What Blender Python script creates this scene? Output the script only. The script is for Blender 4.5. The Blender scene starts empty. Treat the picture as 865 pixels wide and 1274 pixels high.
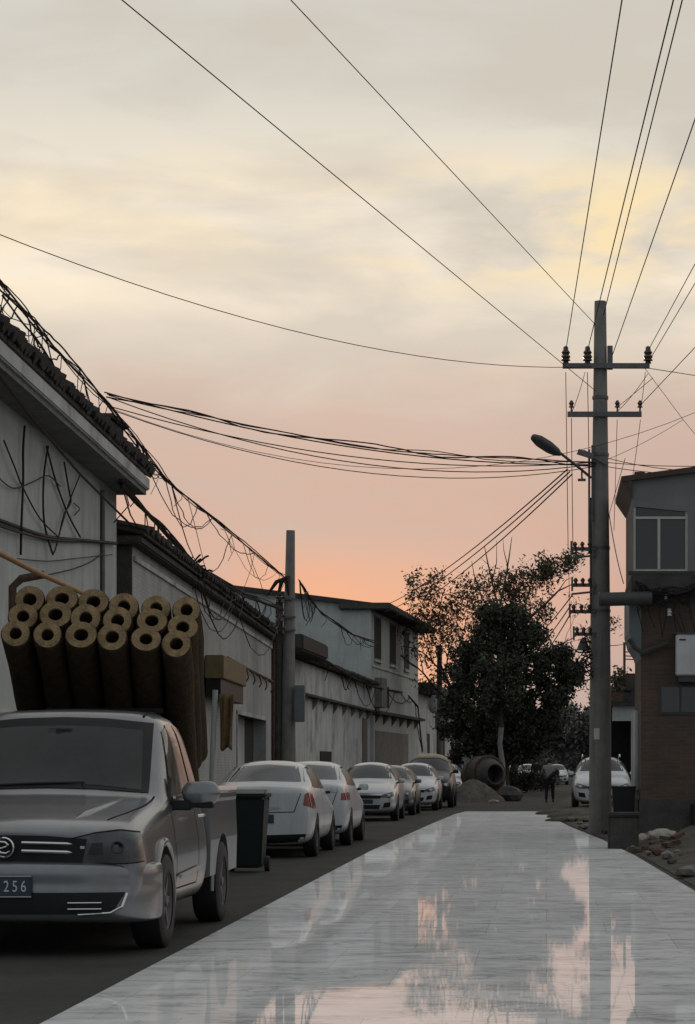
import bpy, bmesh, math, random
import numpy as np
from mathutils import Vector, Matrix
from mathutils.bvhtree import BVHTree
random.seed(7)
R = math.radians
C = bpy.context.scene.collection
F, VX, H, EYE = 2900.0, 680.0, 952.0, 1.4      # focal length, vanishing point, horizon (865x1274 frame), eye height

def P(px, py, Y): return Vector(((px-VX)*Y/F, Y, EYE+(H-py)*Y/F))
def G(px, py):
    Y = F*EYE/(py-H); return Vector(((px-VX)*Y/F, Y, 0))
def onwall(px, py, c, m, off=0.0):              # point on the wall plane X = m*Y + c (+off)
    Y = (c+off)/((px-VX)/F-m); return Vector((m*Y+c+off, Y, EYE+(H-py)*Y/F))

# ------------------------------------------------------------------ materials
MATS = {}
def mat(name, col, rough=.7, var=.25, scale=3.0, metal=0.0, bump=0.0, bscale=20.0, spec=.5, stain=None, stain_amt=.5, stain_scale=(1,1,.25), coat=0):
    if name in MATS: return MATS[name]
    m = bpy.data.materials.new(name); m.use_nodes = True
    nt = m.node_tree; N = nt.nodes; L = nt.links; b = N['Principled BSDF']
    b.inputs['Roughness'].default_value = rough; b.inputs['Metallic'].default_value = metal
    b.inputs['Specular IOR Level'].default_value = spec
    if coat: b.inputs['Coat Weight'].default_value = coat; b.inputs['Coat Roughness'].default_value = .08
    tc = N.new('ShaderNodeTexCoord')
    nz = N.new('ShaderNodeTexNoise'); nz.inputs['Scale'].default_value = scale; nz.inputs['Detail'].default_value = 8; nz.inputs['Roughness'].default_value = .65
    L.new(tc.outputs['Object'], nz.inputs['Vector'])
    rp = N.new('ShaderNodeValToRGB'); rp.color_ramp.elements[0].position = .3; rp.color_ramp.elements[1].position = .72
    rp.color_ramp.elements[0].color = tuple(c*(1-var) for c in col)+(1,)
    rp.color_ramp.elements[1].color = tuple(min(1, c*(1+var)) for c in col)+(1,)
    L.new(nz.outputs['Fac'], rp.inputs['Fac'])
    out = rp.outputs['Color']
    if stain:
        mp = N.new('ShaderNodeMapping'); mp.inputs['Scale'].default_value = stain_scale
        L.new(tc.outputs['Object'], mp.inputs['Vector'])
        n2 = N.new('ShaderNodeTexNoise'); n2.inputs['Scale'].default_value = 2.2; n2.inputs['Detail'].default_value = 9; n2.inputs['Roughness'].default_value = .7
        L.new(mp.outputs[0], n2.inputs['Vector'])
        r2 = N.new('ShaderNodeValToRGB'); r2.color_ramp.elements[0].position = .5; r2.color_ramp.elements[1].position = .68
        r2.color_ramp.elements[1].color = (stain_amt,)*3+(1,); r2.color_ramp.elements[0].color = (0,0,0,1)
        L.new(n2.outputs['Fac'], r2.inputs['Fac'])
        mx = N.new('ShaderNodeMix'); mx.data_type = 'RGBA'
        L.new(r2.outputs['Color'], mx.inputs['Factor']); L.new(out, mx.inputs['A']); mx.inputs['B'].default_value = tuple(stain)+(1,)
        out = mx.outputs['Result']
    L.new(out, b.inputs['Base Color'])
    if bump:
        n3 = N.new('ShaderNodeTexNoise'); n3.inputs['Scale'].default_value = bscale; n3.inputs['Detail'].default_value = 6
        L.new(tc.outputs['Object'], n3.inputs['Vector'])
        bp = N.new('ShaderNodeBump'); bp.inputs['Strength'].default_value = bump; bp.inputs['Distance'].default_value = .03
        L.new(n3.outputs['Fac'], bp.inputs['Height']); L.new(bp.outputs[0], b.inputs['Normal'])
    MATS[name] = m; return m

def brick_mat(name, c1, c2, mortar, axis='X', sc=1.0, stain=None, rough=.9, bump=.6, streak=.4):
    if name in MATS: return MATS[name]
    m = bpy.data.materials.new(name); m.use_nodes = True
    nt = m.node_tree; N = nt.nodes; L = nt.links; b = N['Principled BSDF']; b.inputs['Roughness'].default_value = rough
    tc = N.new('ShaderNodeTexCoord'); sp = N.new('ShaderNodeSeparateXYZ'); cb = N.new('ShaderNodeCombineXYZ')
    L.new(tc.outputs['Object'], sp.inputs[0])
    ad = N.new('ShaderNodeMath'); ad.operation = 'ADD'; L.new(sp.outputs['X'], ad.inputs[0]); L.new(sp.outputs['Y'], ad.inputs[1])
    L.new(ad.outputs[0], cb.inputs['X']); L.new(sp.outputs['Z'], cb.inputs['Y'])
    br = N.new('ShaderNodeTexBrick'); br.inputs['Scale'].default_value = sc
    br.inputs['Brick Width'].default_value = .25; br.inputs['Row Height'].default_value = .07; br.inputs['Mortar Size'].default_value = .009
    br.inputs['Color1'].default_value = tuple(c1)+(1,); br.inputs['Color2'].default_value = tuple(c2)+(1,); br.inputs['Mortar'].default_value = tuple(mortar)+(1,)
    L.new(cb.outputs[0], br.inputs['Vector'])
    nz = N.new('ShaderNodeTexNoise'); nz.inputs['Scale'].default_value = 1.1; nz.inputs['Detail'].default_value = 9; nz.inputs['Roughness'].default_value = .7
    mp = N.new('ShaderNodeMapping'); mp.inputs['Scale'].default_value = (1, 1, .5); L.new(tc.outputs['Object'], mp.inputs[0]); L.new(mp.outputs[0], nz.inputs['Vector'])
    rp = N.new('ShaderNodeValToRGB'); rp.color_ramp.elements[0].position = .42; rp.color_ramp.elements[1].position = .7
    rp.color_ramp.elements[1].color = (streak*2,)*3+(1,)
    L.new(nz.outputs['Fac'], rp.inputs['Fac'])
    mx = N.new('ShaderNodeMix'); mx.data_type = 'RGBA'; L.new(rp.outputs['Color'], mx.inputs['Factor']); L.new(br.outputs['Color'], mx.inputs['A'])
    mx.inputs['B'].default_value = tuple(stain or (.1,.09,.08))+(1,)
    L.new(mx.outputs['Result'], b.inputs['Base Color'])
    bp = N.new('ShaderNodeBump'); bp.inputs['Strength'].default_value = bump; bp.inputs['Distance'].default_value = .02; bp.invert = True
    L.new(br.outputs['Fac'], bp.inputs['Height']); L.new(bp.outputs[0], b.inputs['Normal'])
    MATS[name] = m; return m

asphalt = mat('asphalt', (.05,.049,.043), .9, .3, .9, bump=.5, bscale=30, stain=(.035,.034,.032), stain_amt=.7, stain_scale=(.35,.12,1), spec=.2)
dirt = mat('dirt', (.095,.085,.07), .95, .4, 2.5, bump=1, bscale=9, spec=.1, stain=(.05,.045,.04), stain_amt=.8, stain_scale=(1,1,1))
plaster = mat('whitewashed_plaster', (.40,.425,.415), .9, .13, 1.2, bump=.3, bscale=6, stain=(.2,.195,.185), stain_amt=.45, stain_scale=(1.1,1.1,.18), spec=.2)
plaster2 = mat('aged_white_plaster', (.47,.485,.48), .9, .2, .9, bump=.5, bscale=5, stain=(.13,.12,.105), stain_amt=.75, stain_scale=(.9,.35,.3), spec=.2)
concrete = mat('concrete', (.19,.185,.175), .9, .22, 3, bump=.3, bscale=25, stain=(.1,.098,.09), stain_amt=.6, spec=.2)
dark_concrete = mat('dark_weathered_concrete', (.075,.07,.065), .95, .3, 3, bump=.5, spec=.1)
poleconc = mat('pole_concrete', (.20,.195,.18), .85, .18, 4, bump=.25, bscale=30, stain=(.1,.097,.09), stain_amt=.6, stain_scale=(4,4,.2), spec=.2)
tilem = mat('dark_roof_tile', (.055,.05,.048), .85, .4, 8, bump=.5, spec=.2)
steel = mat('galvanised_steel', (.12,.12,.12), .6, .3, 8, metal=.5)
rust = mat('rusted_metal', (.09,.05,.035), .85, .5, 9)
black = mat('black_rubber', (.02,.02,.02), .65, .2, 20, spec=.3)
cable_m = mat('cable_sheath', (.022,.02,.019), .7, .2, 20, spec=.2)
darkvoid = mat('unlit_interior', (.02,.021,.022), .8, .2, 3, spec=.2)
darkframe = mat('dark_frame', (.045,.045,.045), .6, .2, 6)
alu = mat('aluminium_frame', (.42,.42,.36), .5, .1, 6, metal=.2)
glassd = mat('window_glass', (.018,.022,.023), .08, .1, 2, spec=.6)
carglass = mat('car_glass', (.022,.026,.03), .12, .1, 1.5, spec=.35)
truckp = mat('silver_grey_paint', (.20,.205,.215), .27, .08, 1.2, metal=.6, coat=.4, stain=(.12,.11,.10), stain_amt=.4)
whitep = mat('white_car_paint', (.50,.52,.53), .3, .05, 1.5, coat=.3, spec=.4, stain=(.33,.32,.30), stain_amt=.4)
silverp = mat('silver_car_paint', (.42,.43,.44), .3, .05, 1.5, metal=.4, coat=.5)
greyp = mat('dark_grey_car_paint', (.09,.09,.09), .3, .05, 1.5, metal=.3, coat=.5)
blackp = mat('black_car_paint', (.012,.012,.013), .3, .05, 1.5, spec=.3)
chrome = mat('chrome', (.6,.6,.6), .2, .03, 4, metal=1)
lens = mat('headlamp_lens', (.055,.058,.062), .12, .5, 7, spec=.6)
clearlens = mat('headlamp_reflector', (.35,.36,.37), .15, .3, 14, metal=.6)
redlens = mat('red_tail_lamp', (.16,.012,.012), .15, .2, 10, spec=.7)
blackplastic = mat('black_plastic', (.011,.011,.012), .5, .2, 10, spec=.25)
seam = mat('panel_gap', (.012,.012,.012), .8, .1, 10, spec=.1)
plateblue = mat('plate_blue', (.02,.032,.06), .4, .1, 10)
platewhite = mat('plate_lettering', (.5,.5,.5), .5, .1, 10)
feltm = mat('brown_felt', (.075,.055,.037), 1, .3, 14, bump=.8, bscale=60, spec=.05)
felte = mat('felt_cut_end', (.30,.215,.12), 1, .25, 22, bump=.8, bscale=60, spec=.05)
greenpl = mat('dark_green_plastic', (.008,.015,.013), .5, .15, 5, spec=.3)
yellowm = mat('faded_yellow_board', (.15,.11,.05), .8, .2, 4)
yellowc = mat('yellow_cloth', (.17,.11,.05), .95, .3, 7, bump=.5)
woodp = mat('bamboo', (.32,.17,.075), .6, .3, 5)
bluebox = mat('grey_blue_box', (.12,.145,.155), .6, .15, 5)
whitebox = mat('white_enamel', (.5,.51,.51), .5, .08, 4, stain=(.25,.22,.18), stain_amt=.4)
soil = mat('pile_soil', (.10,.092,.08), 1, .35, 3, bump=1, bscale=14, spec=.05)
drumm = mat('dusty_dark_drum', (.05,.046,.042), .8, .4, 2.5, bump=.3)
sackm = mat('woven_sack', (.33,.31,.27), .9, .25, 9, bump=.8, bscale=18)
barkm = mat('bark', (.05,.042,.035), .95, .35, 6, bump=.8)
whitebark = mat('whitewashed_bark', (.2,.195,.185), .95, .3, 6, bump=.6)
jacketm = mat('grey_jacket', (.17,.17,.17), .95, .15, 9)
blackcloth = mat('black_cloth', (.012,.012,.013), .95, .2, 9)
skinm = mat('skin', (.28,.17,.12), .6, .08, 6)
hairm = mat('hair', (.012,.011,.01), .8, .2, 9)
tarpm = mat('beige_roof_cover', (.36,.30,.22), .8, .2, 5)
porc = mat('brown_porcelain', (.06,.035,.025), .25, .2, 8, spec=.6)
whiteporc = mat('white_porcelain', (.6,.6,.58), .3, .1, 8)
brickred = brick_mat('weathered_red_brick', (.13,.068,.045), (.075,.05,.036), (.10,.09,.08), stain=(.055,.05,.044), bump=1.0, streak=.5)
brickwhite = brick_mat('whitewashed_brick', (.41,.42,.42), (.36,.37,.37), (.33,.33,.33), stain=(.17,.165,.16), bump=.12, streak=.3)

def leaf_mat(name, col):
    m = bpy.data.materials.new(name); m.use_nodes = True
    nt = m.node_tree; N = nt.nodes; L = nt.links; b = N['Principled BSDF']
    g = N.new('ShaderNodeNewGeometry'); rp = N.new('ShaderNodeValToRGB')
    rp.color_ramp.elements[0].color = tuple(c*.55 for c in col)+(1,); rp.color_ramp.elements[1].color = tuple(c*1.5 for c in col)+(1,)
    L.new(g.outputs['Random Per Island'], rp.inputs['Fac']); L.new(rp.outputs[0], b.inputs['Base Color'])
    b.inputs['Roughness'].default_value = .7; b.inputs['Specular IOR Level'].default_value = .2
    return m
leaf_dark = leaf_mat('dark_foliage', (.04,.045,.03))
leaf_olive = leaf_mat('olive_foliage', (.075,.065,.04))
leaf_hazed = leaf_mat('hazed_far_foliage', (.07,.075,.065))  # distance haze put into the leaf colour, greyer than the near foliage

def marble():
    m = bpy.data.materials.new('polished_marble'); m.use_nodes = True
    nt = m.node_tree; N = nt.nodes; L = nt.links; b = N['Principled BSDF']
    tc = N.new('ShaderNodeTexCoord')
    def noise(scale, vec=None, detail=6, rough=.6, dist=0, mp=None):
        n = N.new('ShaderNodeTexNoise'); n.inputs['Scale'].default_value = scale; n.inputs['Detail'].default_value = detail
        n.inputs['Roughness'].default_value = rough; n.inputs['Distortion'].default_value = dist
        if mp:
            q = N.new('ShaderNodeMapping'); q.inputs['Scale'].default_value = mp; q.inputs['Rotation'].default_value = (0,0,.12)
            L.new(tc.outputs['Object'], q.inputs[0]); L.new(q.outputs[0], n.inputs['Vector'])
        else: L.new(tc.outputs['Object'], n.inputs['Vector'])
        return n
    def ramp(src, els):
        r = N.new('ShaderNodeValToRGB'); cr = r.color_ramp
        while len(cr.elements) < len(els): cr.elements.new(.5)
        for e, (p, c) in zip(cr.elements, els): e.position = p; e.color = tuple(c)+(1,)
        L.new(src, r.inputs['Fac']); return r.outputs['Color']
    cloud = ramp(noise(2.6, detail=10, rough=.75, mp=(.55,1.1,1)).outputs['Fac'], [(.36,(.58,.58,.57)),(.50,(.88,.88,.87)),(.62,(.98,.98,.97))])
    vein = noise(1.5, detail=10, rough=.66, dist=.9, mp=(.5,1.2,1))
    a = N.new('ShaderNodeMath'); a.operation = 'SUBTRACT'; a.inputs[1].default_value = .5; L.new(vein.outputs['Fac'], a.inputs[0])
    ab = N.new('ShaderNodeMath'); ab.operation = 'ABSOLUTE'; L.new(a.outputs[0], ab.inputs[0])
    vm = ramp(ab.outputs[0], [(0,(.6,)*3),(.010,(.2,)*3),(.028,(0,)*3)])
    vein2 = noise(1.7, detail=9, rough=.6, dist=1.0, mp=(.6,1,1))
    a2 = N.new('ShaderNodeMath'); a2.operation = 'SUBTRACT'; a2.inputs[1].default_value = .47; L.new(vein2.outputs['Fac'], a2.inputs[0])
    ab2 = N.new('ShaderNodeMath'); ab2.operation = 'ABSOLUTE'; L.new(a2.outputs[0], ab2.inputs[0])
    vm2 = ramp(ab2.outputs[0], [(0,(.8,)*3),(.02,(0,)*3)])
    m1 = N.new('ShaderNodeMix'); m1.data_type='RGBA'; L.new(vm, m1.inputs['Factor']); L.new(cloud, m1.inputs['A']); m1.inputs['B'].default_value=(.22,.225,.225,1)
    m2 = N.new('ShaderNodeMix'); m2.data_type='RGBA'; L.new(vm2, m2.inputs['Factor']); L.new(m1.outputs['Result'], m2.inputs['A']); m2.inputs['B'].default_value=(.85,.85,.84,1)
    br = N.new('ShaderNodeTexBrick'); br.offset = .5; br.inputs['Scale'].default_value = 1; br.inputs['Brick Width'].default_value = 1.0; br.inputs['Row Height'].default_value = 1.6
    br.inputs['Mortar Size'].default_value = .004; br.inputs['Color1'].default_value=(1,1,1,1); br.inputs['Color2'].default_value=(.90,.90,.90,1); br.inputs['Mortar'].default_value=(.72,.72,.72,1)
    L.new(tc.outputs['Object'], br.inputs['Vector'])
    m3 = N.new('ShaderNodeMix'); m3.data_type='RGBA'; m3.blend_type='MULTIPLY'; m3.inputs['Factor'].default_value=1
    L.new(m2.outputs['Result'], m3.inputs['A']); L.new(br.outputs['Color'], m3.inputs['B'])
    rr = ramp(noise(2.2, detail=5, mp=(1,.5,1)).outputs['Fac'], [(.35,(.012,)*3),(.75,(.035,)*3)])
    bp = N.new('ShaderNodeBump'); bp.inputs['Strength'].default_value = .05; bp.inputs['Distance'].default_value = .01
    L.new(noise(1.8, detail=3, mp=(.3,1.3,1)).outputs['Fac'], bp.inputs['Height'])
    df=N.new('ShaderNodeBsdfDiffuse'); gl=N.new('ShaderNodeBsdfAnisotropic'); ms=N.new('ShaderNodeMixShader'); ms.inputs[0].default_value=.42
    L.new(m3.outputs['Result'],df.inputs['Color']); L.new(rr,gl.inputs['Roughness']); gl.inputs['Color'].default_value=(.95,.95,.95,1)
    L.new(bp.outputs[0],gl.inputs['Normal']); L.new(df.outputs[0],ms.inputs[1]); L.new(gl.outputs[0],ms.inputs[2])
    L.new(ms.outputs[0],N['Material Output'].inputs['Surface']); N.remove(b)
    return m
marblem = marble()

# ------------------------------------------------------------------ mesh helpers
class MB:
    def __init__(s): s.v=[]; s.f=[]; s.mi=[]
    def add(s, vs, fs, mi=0):
        o=len(s.v); s.v += [tuple(v) for v in vs]; s.f += [tuple(i+o for i in f) for f in fs]; s.mi += [mi]*len(fs); return s
    def box(s, a, b, mi=0):
        x0,y0,z0=[min(p,q) for p,q in zip(a,b)]; x1,y1,z1=[max(p,q) for p,q in zip(a,b)]
        return s.add([(x0,y0,z0),(x1,y0,z0),(x1,y1,z0),(x0,y1,z0),(x0,y0,z1),(x1,y0,z1),(x1,y1,z1),(x0,y1,z1)],
              [(0,3,2,1),(4,5,6,7),(0,1,5,4),(1,2,6,5),(2,3,7,6),(3,0,4,7)], mi)
    def obox(s, c, ax, ay, az, mi=0):           # centre and half axes
        c,ax,ay,az=map(Vector,(c,ax,ay,az)); vs=[c+ax*i+ay*j+az*k for k in(-1,1) for (i,j) in((-1,-1),(1,-1),(1,1),(-1,1))]
        return s.add(vs,[(0,3,2,1),(4,5,6,7),(0,1,5,4),(1,2,6,5),(2,3,7,6),(3,0,4,7)], mi)
    def bar(s, a, b, w, h, mi=0):
        a,b=Vector(a),Vector(b); d=(b-a); n=d.normalized(); u=n.cross(Vector((0,0,1)))
        if u.length<.01: u=Vector((1,0,0))
        u.normalize(); v=n.cross(u); return s.obox((a+b)/2, d/2, u*w/2, v*h/2, mi)
    def tube(s, pts, r, n=8, mi=0, cap=True):
        pts=[Vector(p) for p in pts]; k=len(pts); rs=r if isinstance(r,(list,tuple)) else [r]*k
        o=len(s.v); up=None
        for i,p in enumerate(pts):
            t=(pts[min(i+1,k-1)]-pts[max(i-1,0)]); 
            if t.length<1e-9: t=Vector((0,0,1))
            t.normalize()
            if up is None:
                up=Vector((0,0,1)) if abs(t.z)<.9 else Vector((1,0,0))
            u=t.cross(up); 
            if u.length<1e-4: u=t.cross(Vector((0,1,0)))
            u.normalize(); w=u.cross(t); up=w
            for j in range(n):
                a=2*math.pi*j/n; s.v.append(tuple(p+(u*math.cos(a)+w*math.sin(a))*rs[i]))
        for i in range(k-1):
            for j in range(n):
                s.f.append((o+i*n+j,o+i*n+(j+1)%n,o+(i+1)*n+(j+1)%n,o+(i+1)*n+j)); s.mi.append(mi)
        if cap:
            s.f.append(tuple(o+j for j in reversed(range(n)))); s.mi.append(mi)
            s.f.append(tuple(o+(k-1)*n+j for j in range(n))); s.mi.append(mi)
        return s
    def lathe(s, prof, c, axis, n=24, mi=0, closed=False):   # prof = [(r, t)], along axis from c
        c=Vector(c); a=Vector(axis).normalized(); u=a.orthogonal().normalized(); w=a.cross(u); o=len(s.v); k=len(prof)
        for r,t in prof:
            for j in range(n):
                q=2*math.pi*j/n; s.v.append(tuple(c+a*t+(u*math.cos(q)+w*math.sin(q))*r))
        for i in range(k if closed else k-1):
            i2=(i+1)%k
            for j in range(n):
                s.f.append((o+i*n+j,o+i*n+(j+1)%n,o+i2*n+(j+1)%n,o+i2*n+j)); s.mi.append(mi)
        return s
    def prism(s, poly, ext, mi=0):
        poly=[Vector(p) for p in poly]; e=Vector(ext); n=len(poly)
        return s.add(poly+[p+e for p in poly],[tuple(reversed(range(n))),tuple(range(n,2*n))]+[(i,(i+1)%n,n+(i+1)%n,n+i) for i in range(n)],mi)
    def ico(s, c, r, sub=2, mi=0, jit=0, sq=(1,1,1)):
        b=bmesh.new(); bmesh.ops.create_icosphere(b,subdivisions=sub,radius=1)
        c=Vector(c); vs=[]
        for v in b.verts:
            k=1+random.uniform(-jit,jit); vs.append(c+Vector((v.co.x*r*sq[0],v.co.y*r*sq[1],v.co.z*r*sq[2]))*k)
        fs=[tuple(v.index for v in f.verts) for f in b.faces]; b.free(); return s.add(vs,fs,mi)

def link(o, parent=None):
    C.objects.link(o)
    if parent: o.parent=parent
    return o
def mkobj(name, mb, mats, parent=None, off=(0,0,0), smooth=False, bevel=0, fix=True):
    me=bpy.data.meshes.new(name); off=Vector(off)
    vs=[tuple(Vector(v)-off) for v in mb.v] if off.length>0 else mb.v
    me.from_pydata(vs,[],mb.f)
    ms=mats if isinstance(mats,(list,tuple)) else [mats]
    for m in ms: me.materials.append(m)
    me.polygons.foreach_set('material_index', mb.mi)
    if fix and len(mb.f)<60000:
        b=bmesh.new(); b.from_mesh(me); bmesh.ops.recalc_face_normals(b,faces=b.faces)
        if bevel: bmesh.ops.bevel(b,geom=[e for e in b.edges if len(e.link_faces)==2 and e.calc_face_angle(0)>.6],offset=bevel,segments=2,affect='EDGES')
        b.to_mesh(me); b.free()
    if smooth:
        for p in me.polygons: p.use_smooth=True
        try: me.set_sharp_from_angle(angle=R(smooth if smooth>1 else 40))
        except Exception: pass
    o=bpy.data.objects.new(name, me); return link(o,parent)
def tag(o, label=None, cat=None, group=None, kind=None):
    if label: o['label']=label
    if cat: o['category']=cat
    if group: o['group']=group
    if kind: o['kind']=kind
    return o
def thing(name, loc, label, cat, group=None, rz=0):
    o=bpy.data.objects.new(name,None); o.location=loc; o.rotation_euler=(0,0,rz); o.empty_display_size=.2
    return tag(link(o),label,cat,group)
def solo(name, mb, mats, loc, label, cat, group=None, **k):     # a thing that is one mesh, given in world coordinates
    o=mkobj(name,mb,mats,None,loc,**k); o.location=loc; return tag(o,label,cat,group)
def struct(name, mb, m, **k):
    o=mkobj(name,mb,m,**k); o['kind']='structure'; return o
def part(name, mb, m, par, **k):                                  # world coordinates, parent chain starts at an unrotated root
    r=par
    while r.parent: r=r.parent
    return mkobj(name,mb,m,par,r.location,**k)

# ------------------------------------------------------------------ ground
def inter(x, xs, ys): return float(np.interp(x,xs,ys))
LY=[ -6, 12.6,20.5,37.6,55.6,66,72]; LX=[-2.72,-2.72,-2.76,-2.85,-2.72,-2.6,-2.35]
RY=[ -6, 12.6,25.7,35.9,44,52,60,67.7,72]; RX=[1.72,1.72,1.64,1.36,1.02,.56,.22,0,-.05]
g=MB(); g.add([(-400,-60,0),(400,-60,0),(400,1500,0),(-400,1500,0)],[(0,1,2,3)])
struct('ground',g,asphalt)
mr=MB(); ys=list(np.linspace(-6,70,120)); vs=[];fs=[]
for i,y in enumerate(ys):
    x0,x1=inter(y,LY,LX),inter(y,RY,RX)
    for k in range(9): vs.append((x0+(x1-x0)*k/8,y,.012))
n=9
for i in range(len(ys)-1):
    for k in range(8): fs.append((i*n+k,i*n+k+1,(i+1)*n+k+1,(i+1)*n+k))
for i in range(len(ys)-1):                      # thin visible edge of the slabs
    for k in (0,8):
        a=len(vs); vs += [(vs[i*n+k][0],vs[i*n+k][1],-.01),(vs[(i+1)*n+k][0],vs[(i+1)*n+k][1],-.01)]; fs.append((i*n+k,(i+1)*n+k,a+1,a))
mr.add(vs,fs); struct('marble_road',mr,marblem,fix=False)
# dirt verge on the right, uneven
dv=MB(); vs=[];fs=[]; ny,nx=150,26; rnd=random.Random(3)
for i in range(ny):
    y=8+i*(120-8)/(ny-1)
    x0=inter(y,RY,RX)+.10 if y<72 else .05+(y-72)*.03
    for k in range(nx):
        t=k/(nx-1); x=x0+t*t*14
        h=.008 if k==0 else .03+.05*min(1,t*6)+.05*math.sin(x*3.1+y*1.3)*math.sin(y*2.3-x)*min(1,t*5)+rnd.uniform(0,.03)*min(1,t*5)
        h=.008+(h-.008)*min(1,max(0,(x-x0))/(1.3 if y>46 else .5))
        vs.append((x,y,max(.006,h)))
for i in range(ny-1):
    for k in range(nx-1): fs.append((i*nx+k,i*nx+k+1,(i+1)*nx+k+1,(i+1)*nx+k))
dv.add(vs,fs); struct('dirt_verge',dv,dirt,smooth=60)

# ------------------------------------------------------------------ houses on the left
def row(c,m,Y): return Vector((m*Y+c,Y,0))
def wallbox(mb, c, m, Y0, Y1, z0, z1, t=.3, depth=None, out=0.0, mi=0):
    a=row(c+out,m,Y0); b=row(c+out,m,Y1); d=Vector((-(depth or t),0,0))
    p=[a,b,b+d,a+d]; return mb.prism([Vector((q.x,q.y,z0)) for q in p],(0,0,z1-z0),mi)
M1=-.0397
# house 1: tall near house
C1=-6.08; Y0,Y1=16.0,42.0
h1=thing('village_house',row(C1,M1,Y1),'tall near white plastered house with dark tiled eaves and tangled wires','house')
w=MB(); wallbox(w,C1,M1,Y0,Y1,0,6.32,depth=7); part('wall',w,plaster,h1)
w=MB(); 
for Y_,z_ in((30.5,0),(36.2,0)): pass
a=row(C1+.01,M1,Y0); wallbox(w,C1,M1,Y0,Y1+.01,2.05,2.16,t=.05,out=.055); part('string_course',w,plaster2,h1)
w=MB(); wallbox(w,C1,M1,Y0,Y1+.28,6.30,6.40,depth=.62,out=.5); part('soffit',w,concrete,h1)
w=MB(); wallbox(w,C1,M1,Y0,Y1+.3,6.38,6.60,t=.10,out=.56); part('fascia',w,plaster2,h1,bevel=.02)
# tiled roof
w=MB(); nrm=Vector((-math.cos(R(24)),0,math.sin(R(24))))
def rooftiles(mb,c,m,Ya,Yb,zb,out,length,pitch,step=.2,r=.075,seed=1):
    rr=random.Random(seed); d=Vector((-math.cos(R(pitch)),0,math.sin(R(pitch))))
    a=row(c+out,m,Ya)+Vector((0,0,zb)); b=row(c+out,m,Yb)+Vector((0,0,zb))
    mb.prism([a,b,b+d*length,a+d*length],(0,0,-.07))
    nn=int((b-a).length/step)
    for i in range(nn):
        p=a+(b-a)*((i+.5)/nn)+Vector((rr.uniform(-.02,.05),0,rr.uniform(-.01,.02)))
        mb.tube([p+Vector((.06,0,.04)),p+d*length*.5+Vector((0,0,.05)),p+d*length+Vector((0,0,.05))],[r*rr.uniform(.85,1.25),r,r],6)
rooftiles(w,C1,M1,Y0,Y1+.35,6.68,.58,3.6,27,.21,.085); part('roof',w,tilem,h1)
w=MB(); q=onwall(137,540,C1,M1,.15); w.box(q+Vector((-.75,-.6,-.05)),q+Vector((.12,.65,.18))); w.box(q+Vector((-.85,-.7,.18)),q+Vector((.2,.75,.26)))
part('roof_parapet_block',w,dark_concrete,h1,bevel=.02)
w=MB(); p0=onwall(128,610,C1,M1,.04); w.tube([p0,p0+Vector((0,0,-4.6))],.04,8); part('drain_pipe',w,steel,h1)

# house 2: long single-storey whitewashed house
C2=-5.93; 
h2=thing('village_house',row(C2,M1,43.0),'long low whitewashed brick house behind the loaded pickup','house')
w=MB()
wallbox(w,C2,M1,43.0,63.5,0,5.45,depth=7); wallbox(w,C2,M1,73.6,76.2,0,5.45,depth=7); wallbox(w,C2,M1,63.5,73.6,2.9,5.45,depth=7)
wallbox(w,C2-.5,M1,63.5,73.6,0,2.9,depth=6); part('wall',w,brickwhite,h2)
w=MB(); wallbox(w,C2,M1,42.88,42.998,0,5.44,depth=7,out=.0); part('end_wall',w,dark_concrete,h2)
w=MB(); wallbox(w,C2,M1,42.6,76.6,5.45,5.6,depth=7.5,out=.22); part('eaves_slab',w,dark_concrete,h2,bevel=.03)
w=MB(); rooftiles(w,C2,M1,42.6,76.6,5.69,.26,3.8,12,.24,.07,4); part('roof',w,tilem,h2)
w=MB(); wallbox(w,C2,M1,43.1,76.1,5.18,5.27,t=.04,out=.045); part('cornice',w,plaster2,h2)
dr=MB(); wallbox(dr,C2,M1,63.9,65.2,0,2.82,t=.04,out=-.38); part('door_leaf',dr,darkvoid,h2); dr=MB(); wallbox(dr,C2,M1,70.2,73.3,0,2.82,t=.04,out=-.38); door=part('door',dr,darkvoid,h2)
dr=MB(); wallbox(dr,C2,M1,65.4,70.0,0,2.82,t=.06,out=-.36); wallbox(dr,C2,M1,63.52,63.7,0,2.88,t=.1,out=.03); wallbox(dr,C2,M1,63.52,73.6,2.80,2.92,t=.1,out=.035); part('door_frame',dr,plaster2,door)
w=MB(); p0=onwall(283,818,C2,M1,.12); p1=onwall(340,848,C2,M1,.12); w.tube([p0,(p0+p1)/2+Vector((0,0,-.02)),p1],.035,6)
for k in range(7):
    t=(k+.5)/7; p=p0.lerp(p1,t); w.tube([p+Vector((-.1,0,.0)),p+Vector((.02,0,-.08)),p+Vector((.05,.1,-.28)),p+Vector((-.02,.2,-.38))],.022,5)
part('bracket_rail',w,rust,h2)
w=MB(); p=onwall(341,800,C2,M1,.08); w.tube([(p.x,p.y,5.3),(p.x,p.y,.1)],.10,8); part('drain_pipe',w,rust,h2)

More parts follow.
